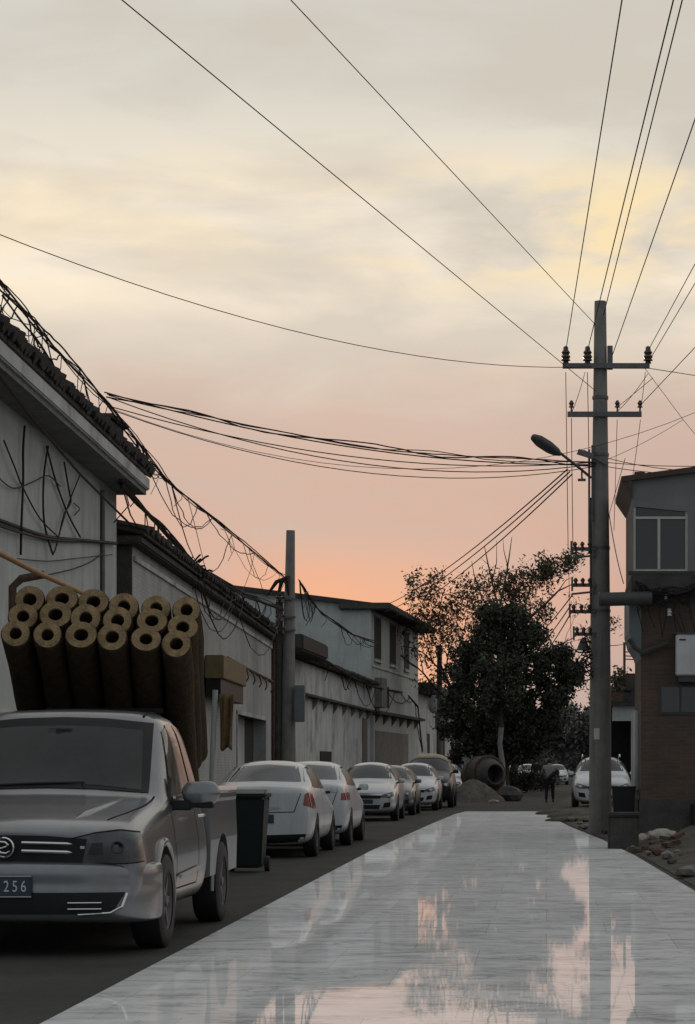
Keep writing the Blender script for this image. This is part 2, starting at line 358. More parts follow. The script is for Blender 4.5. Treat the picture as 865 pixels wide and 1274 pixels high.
# yellow shop sign box, post and cloth
pa=onwall(252,820,C2,M1,.0); pb=onwall(283,820,C2,M1,.0)
st=thing('shop_sign_box',(pb.x,pb.y,3.2),'faded yellow sign box mounted on the whitewashed wall beside the rolls','sign box')
w=MB(); wallbox(w,C2,M1,pa.y,pb.y,3.45,4.0,t=.45,out=.5); part('board',w,yellowm,st,bevel=.02)
w=MB(); wallbox(w,C2,M1,pa.y+.1,pb.y-.05,3.0,3.44,t=.35,out=.42); part('dark_recess_box',w,blackplastic,st)  # black box stands in for the recess under the board, its shade put into colour
pc=onwall(268,900,C2,M1,.7)
w=MB(); w.tube([(pc.x-.12,pc.y,.0),(pc.x,pc.y,3.05)],.06,8)
solo('post',w,plaster,(pc.x-.12,pc.y,0),'leaning white post in front of the whitewashed wall','post',smooth=50)
w=MB(); vs=[];fs=[]
for i in range(12):
    for j in range(7):
        u=j/6; v=i/11; vs.append(pc+Vector((.10+.30*u*(1-.12*v),.07*math.sin(u*11+v*2),0))+Vector((0,0,2.95-pc.z-1.2*v-.05*math.sin(u*7)*v)))
for i in range(11):
    for j in range(6): fs.append((i*7+j,i*7+j+1,(i+1)*7+j+1,(i+1)*7+j))
w.add(vs,fs); oc=solo('hanging_cloth',w,yellowc,tuple(vs[0]),'yellow brown cloth hanging from the leaning white post','cloth',smooth=80)
sm=oc.modifiers.new('s','SOLIDIFY'); sm.thickness=.02

# house 3: white walled yard and the two-storey house behind it
M3=.018; C3=-8.98-.018*84
w3=thing('village_house',row(C3,M3,84),'single storey white house with bracketed ledge beside the grey meter box','house')
w=MB(); wallbox(w,C3,M3,76.6,113,0,5.2,depth=5.5); part('wall',w,plaster2,w3)
w=MB(); wallbox(w,C3,M3,80,112.9,3.93,4.02,t=.3,out=.3); part('ledge',w,dark_concrete,w3)
for k in range(8):
    Yk=85+k*3.6; w=MB(); a=row(C3,M3,Yk); w.prism([a+Vector((0,0,3.92)),a+Vector((.27,0,3.92)),a+Vector((0,0,3.5))],(0,.18,0)); part('bracket',w,concrete,w3)
w=MB(); rooftiles(w,C3,M3,76.6,113,5.28,.3,5.4,9,.3,.09,5); part('roof',w,tilem,w3)
w=MB(); pq=onwall(372,795,C3,M3,.0); wallbox(w,C3,M3,78.0,85.5,5.25,5.8,t=1.3,out=.95); part('awning',w,tilem,w3,bevel=.06)
w=MB(); wallbox(w,C3,M3,91,95,1.55,1.95,t=.05,out=.03); part('vent',w,darkvoid,w3)
w=MB(); wallbox(w,C3,M3,108.2,110.2,0,3.6,t=.06,out=.04); part('door',w,darkframe,w3)
w=MB(); wallbox(w,C3,M3,112.2,112.95,0,3.8,t=.2,out=.15); part('pilaster',w,plaster,w3)

YF=113.2; MB3=.0586; CB=-8.5-.0586*YF
h3=thing('village_house',(-8.5,YF,0),'two storey white house with three tall narrow windows under dark eaves','house')
w=MB()
zt=lambda x:9.07+(-8.5-x)*.125
a=Vector((-8.5,YF,0)); w.prism([(-17.5,YF,0),(-8.5,YF,0),(-8.5,YF,zt(-8.5)),(-17.5,YF,zt(-17.5))],(0,.3,0))
wallbox(w,CB,MB3,YF+.3,YF+20,0,9.0,depth=8); part('wall',w,plaster,h3)
w=MB(); e1=Vector((-17.6,YF-.3,zt(-17.6))); e2=Vector((-8.1,YF-.3,zt(-8.1)))
w.prism([e1,e2,e2+Vector((0,0,.22)),e1+Vector((0,0,.22))],(0,9,0))
part('roof',w,tilem,h3)
w=MB(); c0=Vector((-8.1,YF-.35,9.0)); ce=row(CB+.95,MB3,YF+20.5); wallbox(w,CB,MB3,YF-.35,YF+20.5,8.95,9.28,depth=2.5,out=.95); part('eaves_slab',w,dark_concrete,h3,bevel=.05)
for Ya,Yb in((YF+1.0,YF+3.4),(YF+7.0,YF+9.4),(YF+13.2,YF+15.4)):
    w=MB(); wallbox(w,CB,MB3,Ya,Yb,6.6,8.75,t=.05,out=.04); wo=part('window',w,darkframe,h3)
    w=MB(); wallbox(w,CB,MB3,Ya+.15,Yb-.15,6.7,8.65,t=.03,out=.055); part('pane',w,darkvoid,wo)
    w=MB(); wallbox(w,CB,MB3,Ya-.1,Yb+.1,6.48,6.6,t=.1,out=.12); part('sill',w,plaster2,wo)
w=MB(); wallbox(w,CB,MB3,YF+.2,YF+20,6.2,6.3,t=.06,out=.055); part('string_course',w,plaster2,h3)
w=MB(); wallbox(w,CB,MB3,YF+.2,YF+20,3.9,4.05,t=.4,out=.4); part('ledge',w,dark_concrete,h3)
for k in range(6):
    Yk=YF+1+k*3.4; w=MB(); a=row(CB,MB3,Yk); w.prism([a+Vector((0,0,3.89)),a+Vector((.36,0,3.89)),a+Vector((0,0,3.4))],(0,.22,0)); part('bracket',w,concrete,h3)
w=MB(); wallbox(w,CB,MB3,YF+1.2,YF+3.2,4.25,5.7,t=.5,out=.35); part('window_hood',w,concrete,h3)
w=MB(); wallbox(w,CB,MB3,YF+5.2,YF+6.6,4.35,5.4,t=.05,out=.03); part('window',w,darkvoid,h3)
w=MB(); wallbox(w,CB,MB3,YF+1,YF+15,0,3.1,t=.06,out=.03); part('roller_door',w,concrete,h3)

# house 4: lower buildings further down
M4=.03; C4=-7.35-.03*133.6
h4=thing('village_house',row(C4,M4,133.6),'low far house with a dark overhanging roof left of the trees','house')
w=MB(); wallbox(w,C4,M4,133.6,172,0,5.6,depth=8); part('wall',w,plaster2,h4)
w=MB(); wallbox(w,C4,M4,133.4,173,5.55,6.15,depth=8,out=.9); part('roof',w,tilem,h4,bevel=.08)
for Ya,Yb in((140,141.6),(150,154),(160,163)):
    w=MB(); wallbox(w,C4,M4,Ya,Yb,0,3.3,t=.05,out=.03); part('door',w,darkvoid,h4)
w=MB(); wallbox(w,C4,M4,146,160,3.7,5.0,t=.1,out=.12); part('sign_panel',w,bluebox,h4)
# far closing house
h5=thing('village_house',(-4.6,205,0),'distant grey house at the far end of the street','house')
w=MB(); w.box((-16,205,0),(-4.6,214,5.2)); part('wall',w,concrete,h5)
w=MB(); w.box((-16.5,204.4,5.2),(-4.0,214.5,5.7)); part('roof',w,tilem,h5)

# ------------------------------------------------------------------ right: brick house with upper room
YB=44.0
paneldark=mat('dim_panel',(.03,.03,.03),.5,.2,4)
hb=thing('brick_house',(1.78,YB,0),'weathered red brick house with a glazed upper room above the rubble','house')
def bx(x0,x1,y0,y1,ya,yb,Yr=YB):                                   # pixels at the front plane -> box from ya to yb in depth
    a=P(x0,y1,Yr); b=P(x1,y0,Yr); return (a.x,ya,a.z),(b.x,yb,b.z)
w=MB(); a=P(797,738,YB).z; w.box((1.78,YB,.7),(9,46.9,a)); part('wall',w,brickred,hb)
w=MB(); w.box((1.75,YB-.03,0),(9.02,46.93,.74)); part('plinth',w,dark_concrete,hb)
w=MB(); w.box((1.70,44.9,.9),(1.779,46.88,P(0,882,YB).z)); part('side_render',w,plaster2,hb,bevel=.02)
# corbel
pl=[P(783,740,YB),P(798,740,YB),P(798,822,YB),P(795,812,YB),P(787,800,YB),P(783,785,YB)]
w=MB(); w.prism([Vector((p.x,YB-.02,p.z)) for p in pl],(0,2.8,0)); part('corbel',w,bluebox,hb)
w=MB(); w.tube([P(783,795,YB-.1),P(790,806,YB-.1),P(800,812,YB-.1),P(815,806,YB-.1),P(832,800,YB-.1)],.05,6); part('cornice',w,dark_concrete,hb)
# upper room walls
zt0=P(0,603,YB).z; xl=1.62
w=MB(); xr=9; zf=P(0,716,YB).z; wx0,wx1=P(788,0,YB).x,P(856,0,YB).x; wz0,wz1=P(0,711,YB).z,P(0,630,YB).z
slope=(P(865,586,YB).z-P(773,598,YB).z)/(P(865,0,YB).x-P(773,0,YB).x)
rz=lambda x:P(773,600,YB).z+(x-P(773,0,YB).x)*slope
w.prism([(wx0,YB,wz1),(wx1,YB,wz1-.1),(wx1+.001,YB,rz(wx1)),(wx0,YB,rz(wx0))],(0,.2,0))
w.prism([(wx1,YB,zf),(xr,YB,zf),(xr,YB,rz(xr)),(wx1,YB,rz(wx1))],(0,.2,0))
w.prism([(xl,YB,zf),(wx0,YB,zf),(wx0,YB,rz(wx0)),(xl,YB,rz(xl))],(0,.2,0))
w.box((wx0,YB,zf),(wx1,YB+.2,wz0)); part('upper_wall',w,mat('grey_render',(.17,.17,.165),.9,.12,2,bump=.2),hb)
w=MB(); w.prism([(xl,YB+.2,zf),(xl+.12,YB+.2,zf),(xl+.12,YB+.2,rz(xl)),(xl,YB+.2,rz(xl))],(0,3.3,0)); part('side_wall',w,mat('brown_render',(.13,.11,.09),.9,.15,2),hb)
w=MB(); w.prism([(P(773,0,YB).x,YB-.12,rz(P(773,0,YB).x)),(xr,YB-.12,rz(xr)),(xr,YB-.12,rz(xr)+.12),(P(773,0,YB).x,YB-.12,rz(P(773,0,YB).x)+.10)],(0,3.8,0))
w.prism([(P(773,0,YB).x,YB-.1,rz(P(773,0,YB).x)),(xl-.003,YB-.1,rz(xl)-.0),(xl-.003,YB-.1,rz(xl)-.33)],(0,3.7,0)); part('roof',w,mat('rusty_roof_edge',(.07,.05,.04),.9,.3,4),hb)
w=MB(); w.box(*bx(790,803,586,593,YB+.1,YB+.6)); part('roof_brick',w,rust,hb)
wn=MB(); fw=.045
wn.box((wx0,YB+.03,wz0),(wx0+fw,YB+.12,wz1)); wn.box((wx1-fw,YB+.03,wz0),(wx1,YB+.12,wz1-.1)); wn.box((wx0+fw,YB+.03,wz0),(wx1-fw,YB+.12,wz0+fw))
zm=P(0,644,YB).z; wn.box((wx0+fw,YB+.02,zm-fw/2),(wx1-fw,YB+.12,zm+fw/2)); xm=P(820,0,YB).x; wn.box((xm-.025,YB+.02,wz0+fw),(xm+.025,YB+.12,zm-fw/2))
win=part('window',wn,alu,hb)
w=MB(); w.box((wx0+fw,YB+.07,wz0+fw),(xm-.025,YB+.085,zm-.02)); part('pane',w,glassd,win)
w=MB(); w.box((xm+.025,YB+.08,wz0+fw),(wx1-fw,YB+.095,zm-.02)); part('pane',w,glassd,win)
w=MB(); w.prism([(wx0+fw,YB+.07,zm+.02),(wx1-fw,YB+.07,zm+.02),(wx1-fw,YB+.07,wz1-.1),(wx0+fw,YB+.07,wz1)],(0,.015,0)); part('transom_pane',w,glassd,win)
w=MB(); w.box((wx0-.1,YB-.1,wz0-.07),(wx1+.6,YB+.02,wz0)); part('sill',w,dark_concrete,win)
w=MB(); w.box((xl-.02,YB-.14,P(0,740,YB).z),(xr,47.4,zf-.001)); part('floor_slab',w,dark_concrete,hb,bevel=.02)
w=MB(); w.box((wx0+.2,YB+.2,wz0),(xr-.2,47.3,wz0+.02)); w.box((xl+.2,47.2,zf),(xr,47.4,rz(xl)-.02)); part('room_interior',w,darkvoid,hb)
w=MB(); w.box(*bx(820,880,852,889,YB-.02,YB+.1)); lw=part('lower_window',w,paneldark,hb)
w=MB(); w.box(*bx(823,845,855,886,YB-.03,YB)); w.box(*bx(848,877,855,886,YB-.03,YB)); part('pane',w,glassd,lw)
w=MB(); w.tube([P(862,1000,YB-.15),P(862,1062,YB-.15)],.045,8); part('down_pipe',w,blackplastic,hb)
a_,b_=bx(840,872,790,841,YB-.35,YB-.03)
ac=thing('wall_cabinet',((a_[0]+b_[0])/2,YB-.2,a_[2]),'white metal cabinet hung on the brick wall below the window','cabinet')
w=MB(); w.box(a_,b_); part('case',w,whitebox,ac,bevel=.02)
w=MB(); w.box((a_[0]+.06,YB-.36,b_[2]-.12),(a_[0]+.18,YB-.349,b_[2]-.095)); part('badge',w,blackplastic,ac)
w=MB(); w.box((a_[0]-.03,YB-.37,b_[2]),(b_[0]+.03,YB-.02,b_[2]+.03)); w.box((a_[0]+.05,YB-.3,a_[2]-.12),(b_[0]-.05,YB-.03,a_[2]-.002)); part('bracket',w,darkframe,ac)
# stove pipe crossing behind the utility pole face
w=MB(); p=P(800,746,YB-.3); w.lathe([(0,0),(.13,0),(.14,.03),(.13,.05),(.13,1.0),(0,1.0)],(P(745,0,43.7).x,43.7,p.z),(1,0,.03),20)
solo('vent_duct',w,darkframe,(P(745,0,43.7).x,43.7,p.z),'dark round vent duct sticking out of the brick house toward the pole','duct',smooth=40)
for i,(px,py) in enumerate(((828,743),(833,762))):
    q=P(px,py,YB-.25); w=MB(); w.lathe([(0,-.06),(.05,-.06),(.03,-.02),(.06,0),(.03,.03),(.05,.06),(0,.08)],q,(0,0,1),10); w.tube([q,q+Vector((0,.2,0))],.012,5)
    solo('insulator',w,whiteporc,tuple(q),['upper','lower'][i]+' white porcelain insulator on the brick house wall','insulator','insulators on the brick house')
# neighbour shed behind
YS=80.0
sh=thing('garage_shed',(P(757,0,YS).x,YS,0),'low shed with pale lintel and dark opening behind the white car','shed')
w=MB(); w.box(*bx(762,800,878,897,YS-.1,YS+.2,YS)); part('lintel',w,plaster,sh)
w=MB(); w.box((P(790,0,YS).x,YS,0),(9,YS+4,P(0,840,YS).z)); w.box((P(755,0,YS).x,YS+3.8,0),(9,YS+4.2,P(0,880,YS).z)); part('wall',w,dark_concrete,sh)
pl=[P(755,878,YS),P(800,878,YS),P(800,850,YS),P(783,862,YS),P(768,860,YS)]
w=MB(); w.prism([Vector((p.x,YS-.3,p.z)) for p in pl],(0,4.6,0)); part('roof',w,tilem,sh)
w=MB(); w.box(*bx(776,800,838,860,YS-.2,YS+3,YS)); part('roof_tank',w,dark_concrete,sh,bevel=.03)
w=MB()
for px in(777,796): w.tube([P(px,840,YS),P(px,799,YS)],.05,6)
for py in(801,811,816,820): w.tube([P(777,py,YS),P(797,py+1,YS)],.02,5)
part('roof_railing',w,rust,sh)
w=MB(); w.box((P(755,0,YS).x,YS+3.6,0),(P(792,0,YS).x,YS+3.79,P(0,890,YS).z)); part('opening',w,darkvoid,sh)

# ------------------------------------------------------------------ utility poles
YP=47.2; s_=F/YP
pole=thing('utility_pole',(P(747,0,YP).x,YP,0),'tall round concrete utility pole with two crossarms right of the road','utility pole','utility poles')
X0=P(747,0,YP).x
def pz(py,Y=YP): return EYE+(H-py)*Y/F
w=MB(); ztp=pz(375); w.tube([(X0,YP,-.1),(X0,YP,ztp*.25),(X0,YP,ztp*.5),(X0,YP,ztp*.75),(X0,YP,ztp)],[.235,.215,.19,.155,.118],24); part('shaft',w,poleconc,pole,smooth=50)
def crossarm(py,x0,x1,ins,big,Yc=YP-.17):
    w=MB(); w.box((P(x0,0,YP).x,Yc-.05,pz(py)-.05),(P(x1,0,YP).x,Yc+.05,pz(py)+.05)); arm=part('crossarm',w,steel,pole)
    for px in ins:
        x=P(px,0,YP).x; q=(x,Yc,pz(py)+.05); w=MB()
        if big: w.lathe([(0,0),(.07,0),(.05,.04),(.10,.06),(.07,.10),(.10,.13),(.065,.18),(.09,.22),(.055,.27),(.05,.33),(0,.36)],q,(0,0,1),12)
        else: w.lathe([(0,0),(.02,0),(.02,.08),(.06,.09),(.035,.13),(.055,.17),(.03,.22),(0,.24)],q,(0,0,1),10)
        part('insulator',w,porc,arm,smooth=50)
    return arm
crossarm(457,700,808,(704,731,806),True); crossarm(517,706,798,(711,768,796),False)
w=MB(); w.box((X0+.14,YP-.1,pz(460)),(X0+.25,YP+.02,pz(431))); part('stub_bracket',w,steel,pole)
for py in(495,566,682,760): 
    w=MB(); r0=.118+(ztp-pz(py))/ztp*.117; w.lathe([(r0-.01,-.03),(r0+.025,-.03),(r0+.025,.03),(r0-.01,.03)],(X0,YP,pz(py)),(0,0,1),24); part('clamp_band',w,steel,pole)
w=MB(); w.obox((X0-.3,YP-.25,pz(567)),(.16,0,-.05),(0,.05,0),(.02,0,.05)); w.bar((X0-.35,YP-.25,pz(563)),(X0+.15,YP-.2,pz(580)),.05,.05); part('lamp_bracket',w,steel,pole)
w=MB(); w.tube([P(735,594,YP-.2),P(722,583,YP-.5),P(695,562,YP-1.2)],.028,8); la=part('lamp_arm',w,steel,pole)
w=MB(); a=P(697,565,YP-1.2); b=P(662,543,YP-1.9); w.tube([a,a.lerp(b,.15),a.lerp(b,.4),a.lerp(b,.75),a.lerp(b,.95),b],[.04,.09,.12,.115,.07,.02],10); part('lamp_head',w,darkframe,la,smooth=60)
w=MB(); q=P(724,594,YP-.4); w.tube([q+Vector((0,0,.12)),q,q+Vector((.02,0,-.04))],.02,6); w.bar(q+Vector((-.08,0,-.05)),q+Vector((.08,0,-.05)),.05,.05); part('hook',w,steel,la)
for px,py0,py1 in((733,560,690),(737,555,650),(735,620,760)):
    w=MB(); w.tube([(P(px,0,YP).x,YP-.12,pz(py0)),(P(px,0,YP).x,YP-.16,pz(py1))],.025,6); part('conduit',w,steel,pole)
for py,x0 in((683,711),(728,712),(761,709),(789,714)):   # service racks
    w=MB(); a=P(x0,py,YP-.2); b=Vector((X0-.1,YP-.2,a.z)); w.bar(a,b,.06,.07); w.bar(a+Vector((0,0,-.12)),a+Vector((0,0,.16)),.04,.04)
    if py in(683,728): w.bar(a+Vector((0,0,-.18)),b+Vector((0,0,-.13)),.04,.04)
    rk=part('service_rack',w,steel,pole)
    for k in range(3):
        w=MB(); q=a.lerp(b,.15+.3*k); w.lathe([(0,-.1),(.035,-.09),(.03,0),(.05,.03),(.03,.07),(0,.09)],q+Vector((0,-.06,.06)),(0,0,1),8); part('insulator',w,porc,rk)
w=MB(); q=P(726,803,YP-.25); w.lathe([(.02,.14),(.06,.12),(.13,-.06),(.15,-.09),(.1,-.1)],q,(0,0,1),10); w.bar(q+Vector((-.12,0,-.14)),q+Vector((.14,0,-.14)),.05,.03); part('warning_bell',w,darkframe,pole)
w=MB()
pts=[]
for k in range(60):
    a=k*1.3; pts.append(Vector((X0-.28+.11*math.cos(a)+random.uniform(-.05,.05),YP-.25+.1*math.sin(a),pz(800)-k*.012+.2*math.sin(k*.9)*.6)))
w.tube(pts,.014,4); part('cable_coil',w,cable_m,pole)
w=MB(); rr=.2; 
ang=[-2.2+.09*k for k in range(7)]; vs=[]
for a in ang:
    for z in(pz(920),pz(906)): vs.append((X0+math.cos(a)*.224,YP+math.sin(a)*.224,z))
w.add(vs,[(2*k,2*k+2,2*k+3,2*k+1) for k in range(6)]); part('paper_notice',w,whitebox,pole)

YL=70.0; XL=P(358,0,YL).x
pl2=thing('utility_pole',(XL,YL,0),'shorter concrete utility pole against the white houses left of the parked cars','utility pole','utility poles')
w=MB(); zt2=pz(660,YL); w.tube([(XL+.02,YL,-.1),(XL+.03,YL,zt2*.5),(XL+.09,YL,zt2)],[.24,.19,.13],20); part('shaft',w,poleconc,pl2,smooth=50)
w=MB(); w.tube([(XL-.28,YL,0),(XL-.25,YL,pz(742,YL))],.11,12); part('side_post',w,dark_concrete,pl2,smooth=50)
w=MB(); a=P(366,898,YL-.35); b=P(380,853,YL-.1); w.box(a,b); part('meter_box',w,bluebox,pl2,bevel=.02)
for py in(745,768,784):
    w=MB(); w.bar(P(344,py,YL-.2),P(368,py,YL-.2),.07,.07); rk=part('service_rack',w,steel,pl2)
    for px in(345,352): 
        w=MB(); q=P(px,py,YL-.3); w.lathe([(0,-.12),(.06,-.1),(.04,0),(.07,.05),(0,.1)],q,(0,0,1),8); part('insulator',w,porc,rk)
w=MB()
for sx in(-.2,-.05,.1):
    w.tube([(XL+.05,YL-.16,pz(718,YL)),(XL+sx-.1,YL-.3,pz(725,YL)),(XL+sx*2.2-.15,YL-.3,pz(742,YL))],[.05,.07,.03],6)
part('cable_tail',w,cable_m,pl2)
for nm,px,py,Y_,r_,lab in(('utility_pole',547,803,125,.13,'thin distant utility pole in front of the low far house'),('utility_pole',613,862,112,.11,'short distant pole among the trees beside the whitewashed trunk')):
    w=MB(); q=P(px,py,Y_); w.tube([(q.x,Y_,0),(q.x,Y_,q.z*.5),(q.x,Y_,q.z)],[r_*1.4,r_*1.2,r_],12)
    solo(nm,w,poleconc,(q.x,Y_,0),lab,'utility pole','utility poles',smooth=50)
bxs=thing('meter_cabinet',P(558,896,127),'pale grey cabinet mounted high beside the thin distant pole','cabinet')
w=MB(); w.box(P(551,896,127),P(568,872,126.4)); part('case',w,whitebox,bxs,bevel=.03)
w=MB(); w.box(P(550,872,127),P(569,870,126.2)); w.tube([P(555,872,126.7),P(547,868,125.2)],.04,6); part('bracket',w,steel,bxs)
w=MB(); q=P(539,876,124.8); w.ico(q,.28,2,jit=.12,sq=(1,.8,1.7)); solo('plastic_bag',w,whitebox,tuple(q),'white plastic bag hanging on the thin distant pole','bag',smooth=70)

# ------------------------------------------------------------------ cables
NW=[0]
def sagpath(a,b,sag,n=18,jit=0,rnd=None):
    a,b=Vector(a),Vector(b); out=[]
    for i in range(n+1):
        t=i/n; p=a.lerp(b,t); p.z-=sag*4*t*(1-t)
        if jit and 0<i<n: p+=Vector((rnd.uniform(-jit,jit),rnd.uniform(-jit,jit),rnd.uniform(-jit,jit)))
        out.append(p)
    return out
def cable(a,b,sag,r,label,group='overhead cables',name='overhead_cable',m=None,n=18):
    w=MB(); w.tube(sagpath(a,b,sag,n),r*.78,5); a=Vector(a)
    return solo(name,w,m or cable_m,tuple(a),label,'cable',group,smooth=80)
def cable_up(x0,y0,x1,y1,z,r,label,Y0=YP-.17):       # from the pole toward the viewer at constant height, past the top of the frame
    a=P(x0,y0,Y0); zz=a.z; Yb=(zz-EYE)*F/(H-y1); b=Vector(((x1-VX)*Yb/F,Yb,zz)); e=a+(b-a)*1.25
    return cable(a,e,0.0,r,label)
cable_up(704,437,774,0,0,.011,'line wire rising from the left end of the top crossarm to the sky')
cable_up(731,437,838,0,0,.012,'left of the two close line wires rising past the pole top',YP-.17)
cable_up(751,392,849,0,0,.012,'right of the two close line wires rising past the pole top')
cable_up(762,442,865,148,0,.011,'line wire rising right from beside the pole stub bracket')
cable_up(806,437,865,328,0,.010,'upper of the two line wires leaving the right end of the top crossarm')
cable_up(807,450,865,352,0,.010,'lower of the two line wires leaving the right end of the top crossarm')
cable_up(796,505,865,432,0,.010,'line wire rising from the right end of the lower crossarm')
cable_up(768,507,803,478,0,.008,'thin wire rising from the middle insulator of the lower crossarm')
cable_up(741,404,362,0,0,.009,'thin wire crossing the upper sky from pole top to upper left')
cable_up(742,487,152,0,0,.009,'long thin wire crossing the whole sky from pole to upper left corner')
# across the street
a=P(742,456,YP); b=P(-30,280,30); cable(a,b,.55,.009,'thin sagging wire across the sky to the left frame edge')
a=P(806,458,YP); b=P(960,482,46); cable(a,b,0,.010,'wire leaving the top crossarm nearly level to the right')
wb=onwall(136,500,C1,M1,.5)
for i,(yl,ym,rr_,zz) in enumerate(((488,578,.016,.35),(494,577,.013,.6),(506,575,.013,.42),(511,580,.011,.62))):
    a=P(130+4*i,yl,40.5); b=P(742,ym,YP-.3); cable(a,b,zz,rr_,['topmost','second','third','lowest'][i]+' cable of the loose bundle crossing the street to the pole','cables crossing the street')
for i,(y0_,y1_) in enumerate(((574,576),(578,585),(566,581))):
    cable(P(742,y0_,YP+.2),P(950,y1_,44),.08+.05*i,.010,['upper dark','middle','lowest thin'][i]+' cable running level right from the pole over the brick house roof')
cable(P(138,508,41),P(868,512,46),1.1,.007,'faint thin wire climbing right across the pole at lamp height')
for i,(x0,y0,x1,y1) in enumerate(((706,584,470,757),(709,587,478,762),(712,590,492,766))):
    cable(P(x0,y0,YP-.2),P(x1,y1,112),.35,.02,['upper','middle','lower'][i]+' of the three service wires from pole down to the two storey house','service wires to the two storey house')
for i,(x0,x1,y0,y1) in enumerate(((704,707,463,682),(711,713,520,684),(731,733,463,575))):
    cable(P(x0,y0,YP-.2),P(x1,y1,YP-.22),0,.010,['left jumper wire hanging from the top crossarm to the service rack','jumper wire hanging from the lower crossarm to the service rack','short jumper wire close to the pole shaft between crossarms'][i],'jumper wires on the pole')
for i,(x0,y0,x1,y1) in enumerate(((728,463,712,512),(806,465,768,512),(803,463,797,510),(797,522,786,600),(768,522,764,660))):
    cable(P(x0,y0,YP-.2),P(x1,y1,YP-.2),.05,.008,['short slanting jumper between left insulators of both crossarms','slanting jumper from right arm end to middle lower insulator','steep jumper between the right insulators of both crossarms','wire dropping from lower crossarm to the brick house roof','wire dropping beside the pole from the lower crossarm'][i],'jumper wires on the pole')
cable(P(707,690,YP-.2),P(712,832,YP+2),0,.008,'thin vertical wire dropping below the service racks')
cable(P(758,640,YP-.1),P(778,570,YB+.2),-.0,.008,'wire from pole clamp up to the brick house eave')
cable(P(758,640,YP-.1),P(776,726,YB-.2),.12,.012,'dark wire sagging from pole clamp to the brick house slab')
cable(P(800,455,YP),P(850,522,52),0,.008,'thin wire from the top crossarm down to the distant wire joint')
cable(P(850,522,52),P(955,650,60),0,.008,'thin wire from the wire joint down past the right edge')
cable(P(850,522,52),P(755,572,YP+.2),.05,.007,'thin wire from the wire joint back to the pole')
for i in range(3):
    cable(P(711,742+10*i,YP),P(648+5*i,800+14*i,130),.3,.018,['upper','middle','lower'][i]+' faint far wire left of the pole above the dark tree','faint far wires')
cable(P(757,803,YP),P(779,800,YS),.03,.012,'short wire between pole and shed railing')

def messy(name,path,nst,r,spread,drops,label,seed,thick=.02,cat='cable bundle',group='tangled cable bundles'):
    rnd=random.Random(seed); w=MB(); 
    pts=[]
    for a,b in zip(path[:-1],path[1:]):
        for i in range(12): pts.append(a.lerp(b,i/12))
    pts.append(path[-1]); n=len(pts)
    for s in range(nst):
        ph=rnd.uniform(0,6); fr=rnd.uniform(.15,.45); sp=spread*rnd.uniform(.3,1)
        q=[p+Vector((math.sin(ph+i*fr)*sp*.5,math.cos(ph+i*fr*.7)*sp,math.cos(ph*2+i*fr)*sp*.9+rnd.uniform(-.12,.12)*sp)) for i,p in enumerate(pts)]
        w.tube(q,r*rnd.uniform(.6,1.2),4)
    for d in range(drops):
        i=rnd.randrange(0,n-8); j=min(n-1,i+rnd.randrange(5,16)); a,b=pts[i],pts[j]
        w.tube(sagpath(a,b,rnd.uniform(.1,.3)+.12*(b-a).length*rnd.random(),12,.025,rnd),r*rnd.uniform(.4,.8),4)
    for d in range(drops):
        i=rnd.randrange(0,n-1); a=pts[i]; L=rnd.uniform(.2,.9)
        w.tube([a,a+Vector((rnd.uniform(-.1,.1),rnd.uniform(-.1,.1),-L*.5)),a+Vector((rnd.uniform(-.2,.2),0,-L))],r*.45,4)
        
        if d%4==0: w.tube([a,a+Vector((rnd.uniform(-.15,.15),rnd.uniform(-.2,.2),rnd.uniform(.03,.12)))],r*.5,4)
    return solo(name,w,cable_m,tuple(pts[0]),label,cat,group)
A=[P(-60,290,26),P(0,352,28.5),P(62,425,33),P(140,510,38.5),P(205,592,44),P(280,660,53),P(356,718,YL-.2)]
messy('cable_bundle',[P(134,490,40.5),P(300,530,42),P(480,558,44),P(600,570,45.5),P(742,577,YP-.3)],3,.011,.08,0,'loosely twisted strands along the cables crossing the street',18)
messy('cable_bundle',A,6,.015,.10,20,'thick frayed cable bundle running from upper left down to the left pole top',11)
A2=[P(-40,340,28),P(60,440,33),P(150,600,40),P(200,655,46),P(245,705,52),P(300,738,61),P(352,757,YL-.2)]
messy('cable_bundle',A2[2:],7,.025,.08,12,'lower thick knotted cable bundle passing under the eave end to the left pole',12)
kn=MB(); q=P(245,706,52); rn=random.Random(5)
for k in range(26): 
    a=q+Vector((rn.uniform(-.12,.12),rn.uniform(-.1,.1),rn.uniform(-.25,.2))); b=a+Vector((rn.uniform(-.25,.25),rn.uniform(-.1,.1),rn.uniform(-.3,.2))); kn.tube([a,(a+b)/2+Vector((.04,0,.05)),b],.022,4)
solo('cable_knot',kn,cable_m,tuple(q),'knot of tied cables on the lower bundle above the brick house roof','cable knot')
messy('cable_bundle',[P(2,368,28),P(45,420,32),P(80,480,35),P(112,530,38.5),P(128,560,40)],2,.014,.04,6,'thin secondary wires sagging below the upper bundle to the roof block',14)
B=[P(372,722,YL),P(385,745,77),P(400,762,84),P(440,790,95),P(470,800,105)]
messy('cable_bundle',B,3,.024,.07,8,'service wires trailing right of the left pole across the upper white wall',15)
B2=[onwall(372,805,C3,M3,.6),onwall(412,825,C3,M3,.4),onwall(440,845,C3,M3,.3),onwall(460,853,C3,M3,.3),P(505,862,128),P(520,880,130),P(526,935,131)]
messy('cable_bundle',B2,3,.035,.05,7,'heavy dark cable sagging over the white walls toward the far house',16)
messy('cable_bundle',[P(792,728,YB-.3),P(810,738,YB-.3),P(840,734,YB-.3),P(875,730,YB-.3)],7,.02,.1,16,'tangled wires along the slab under the upper room window',17)
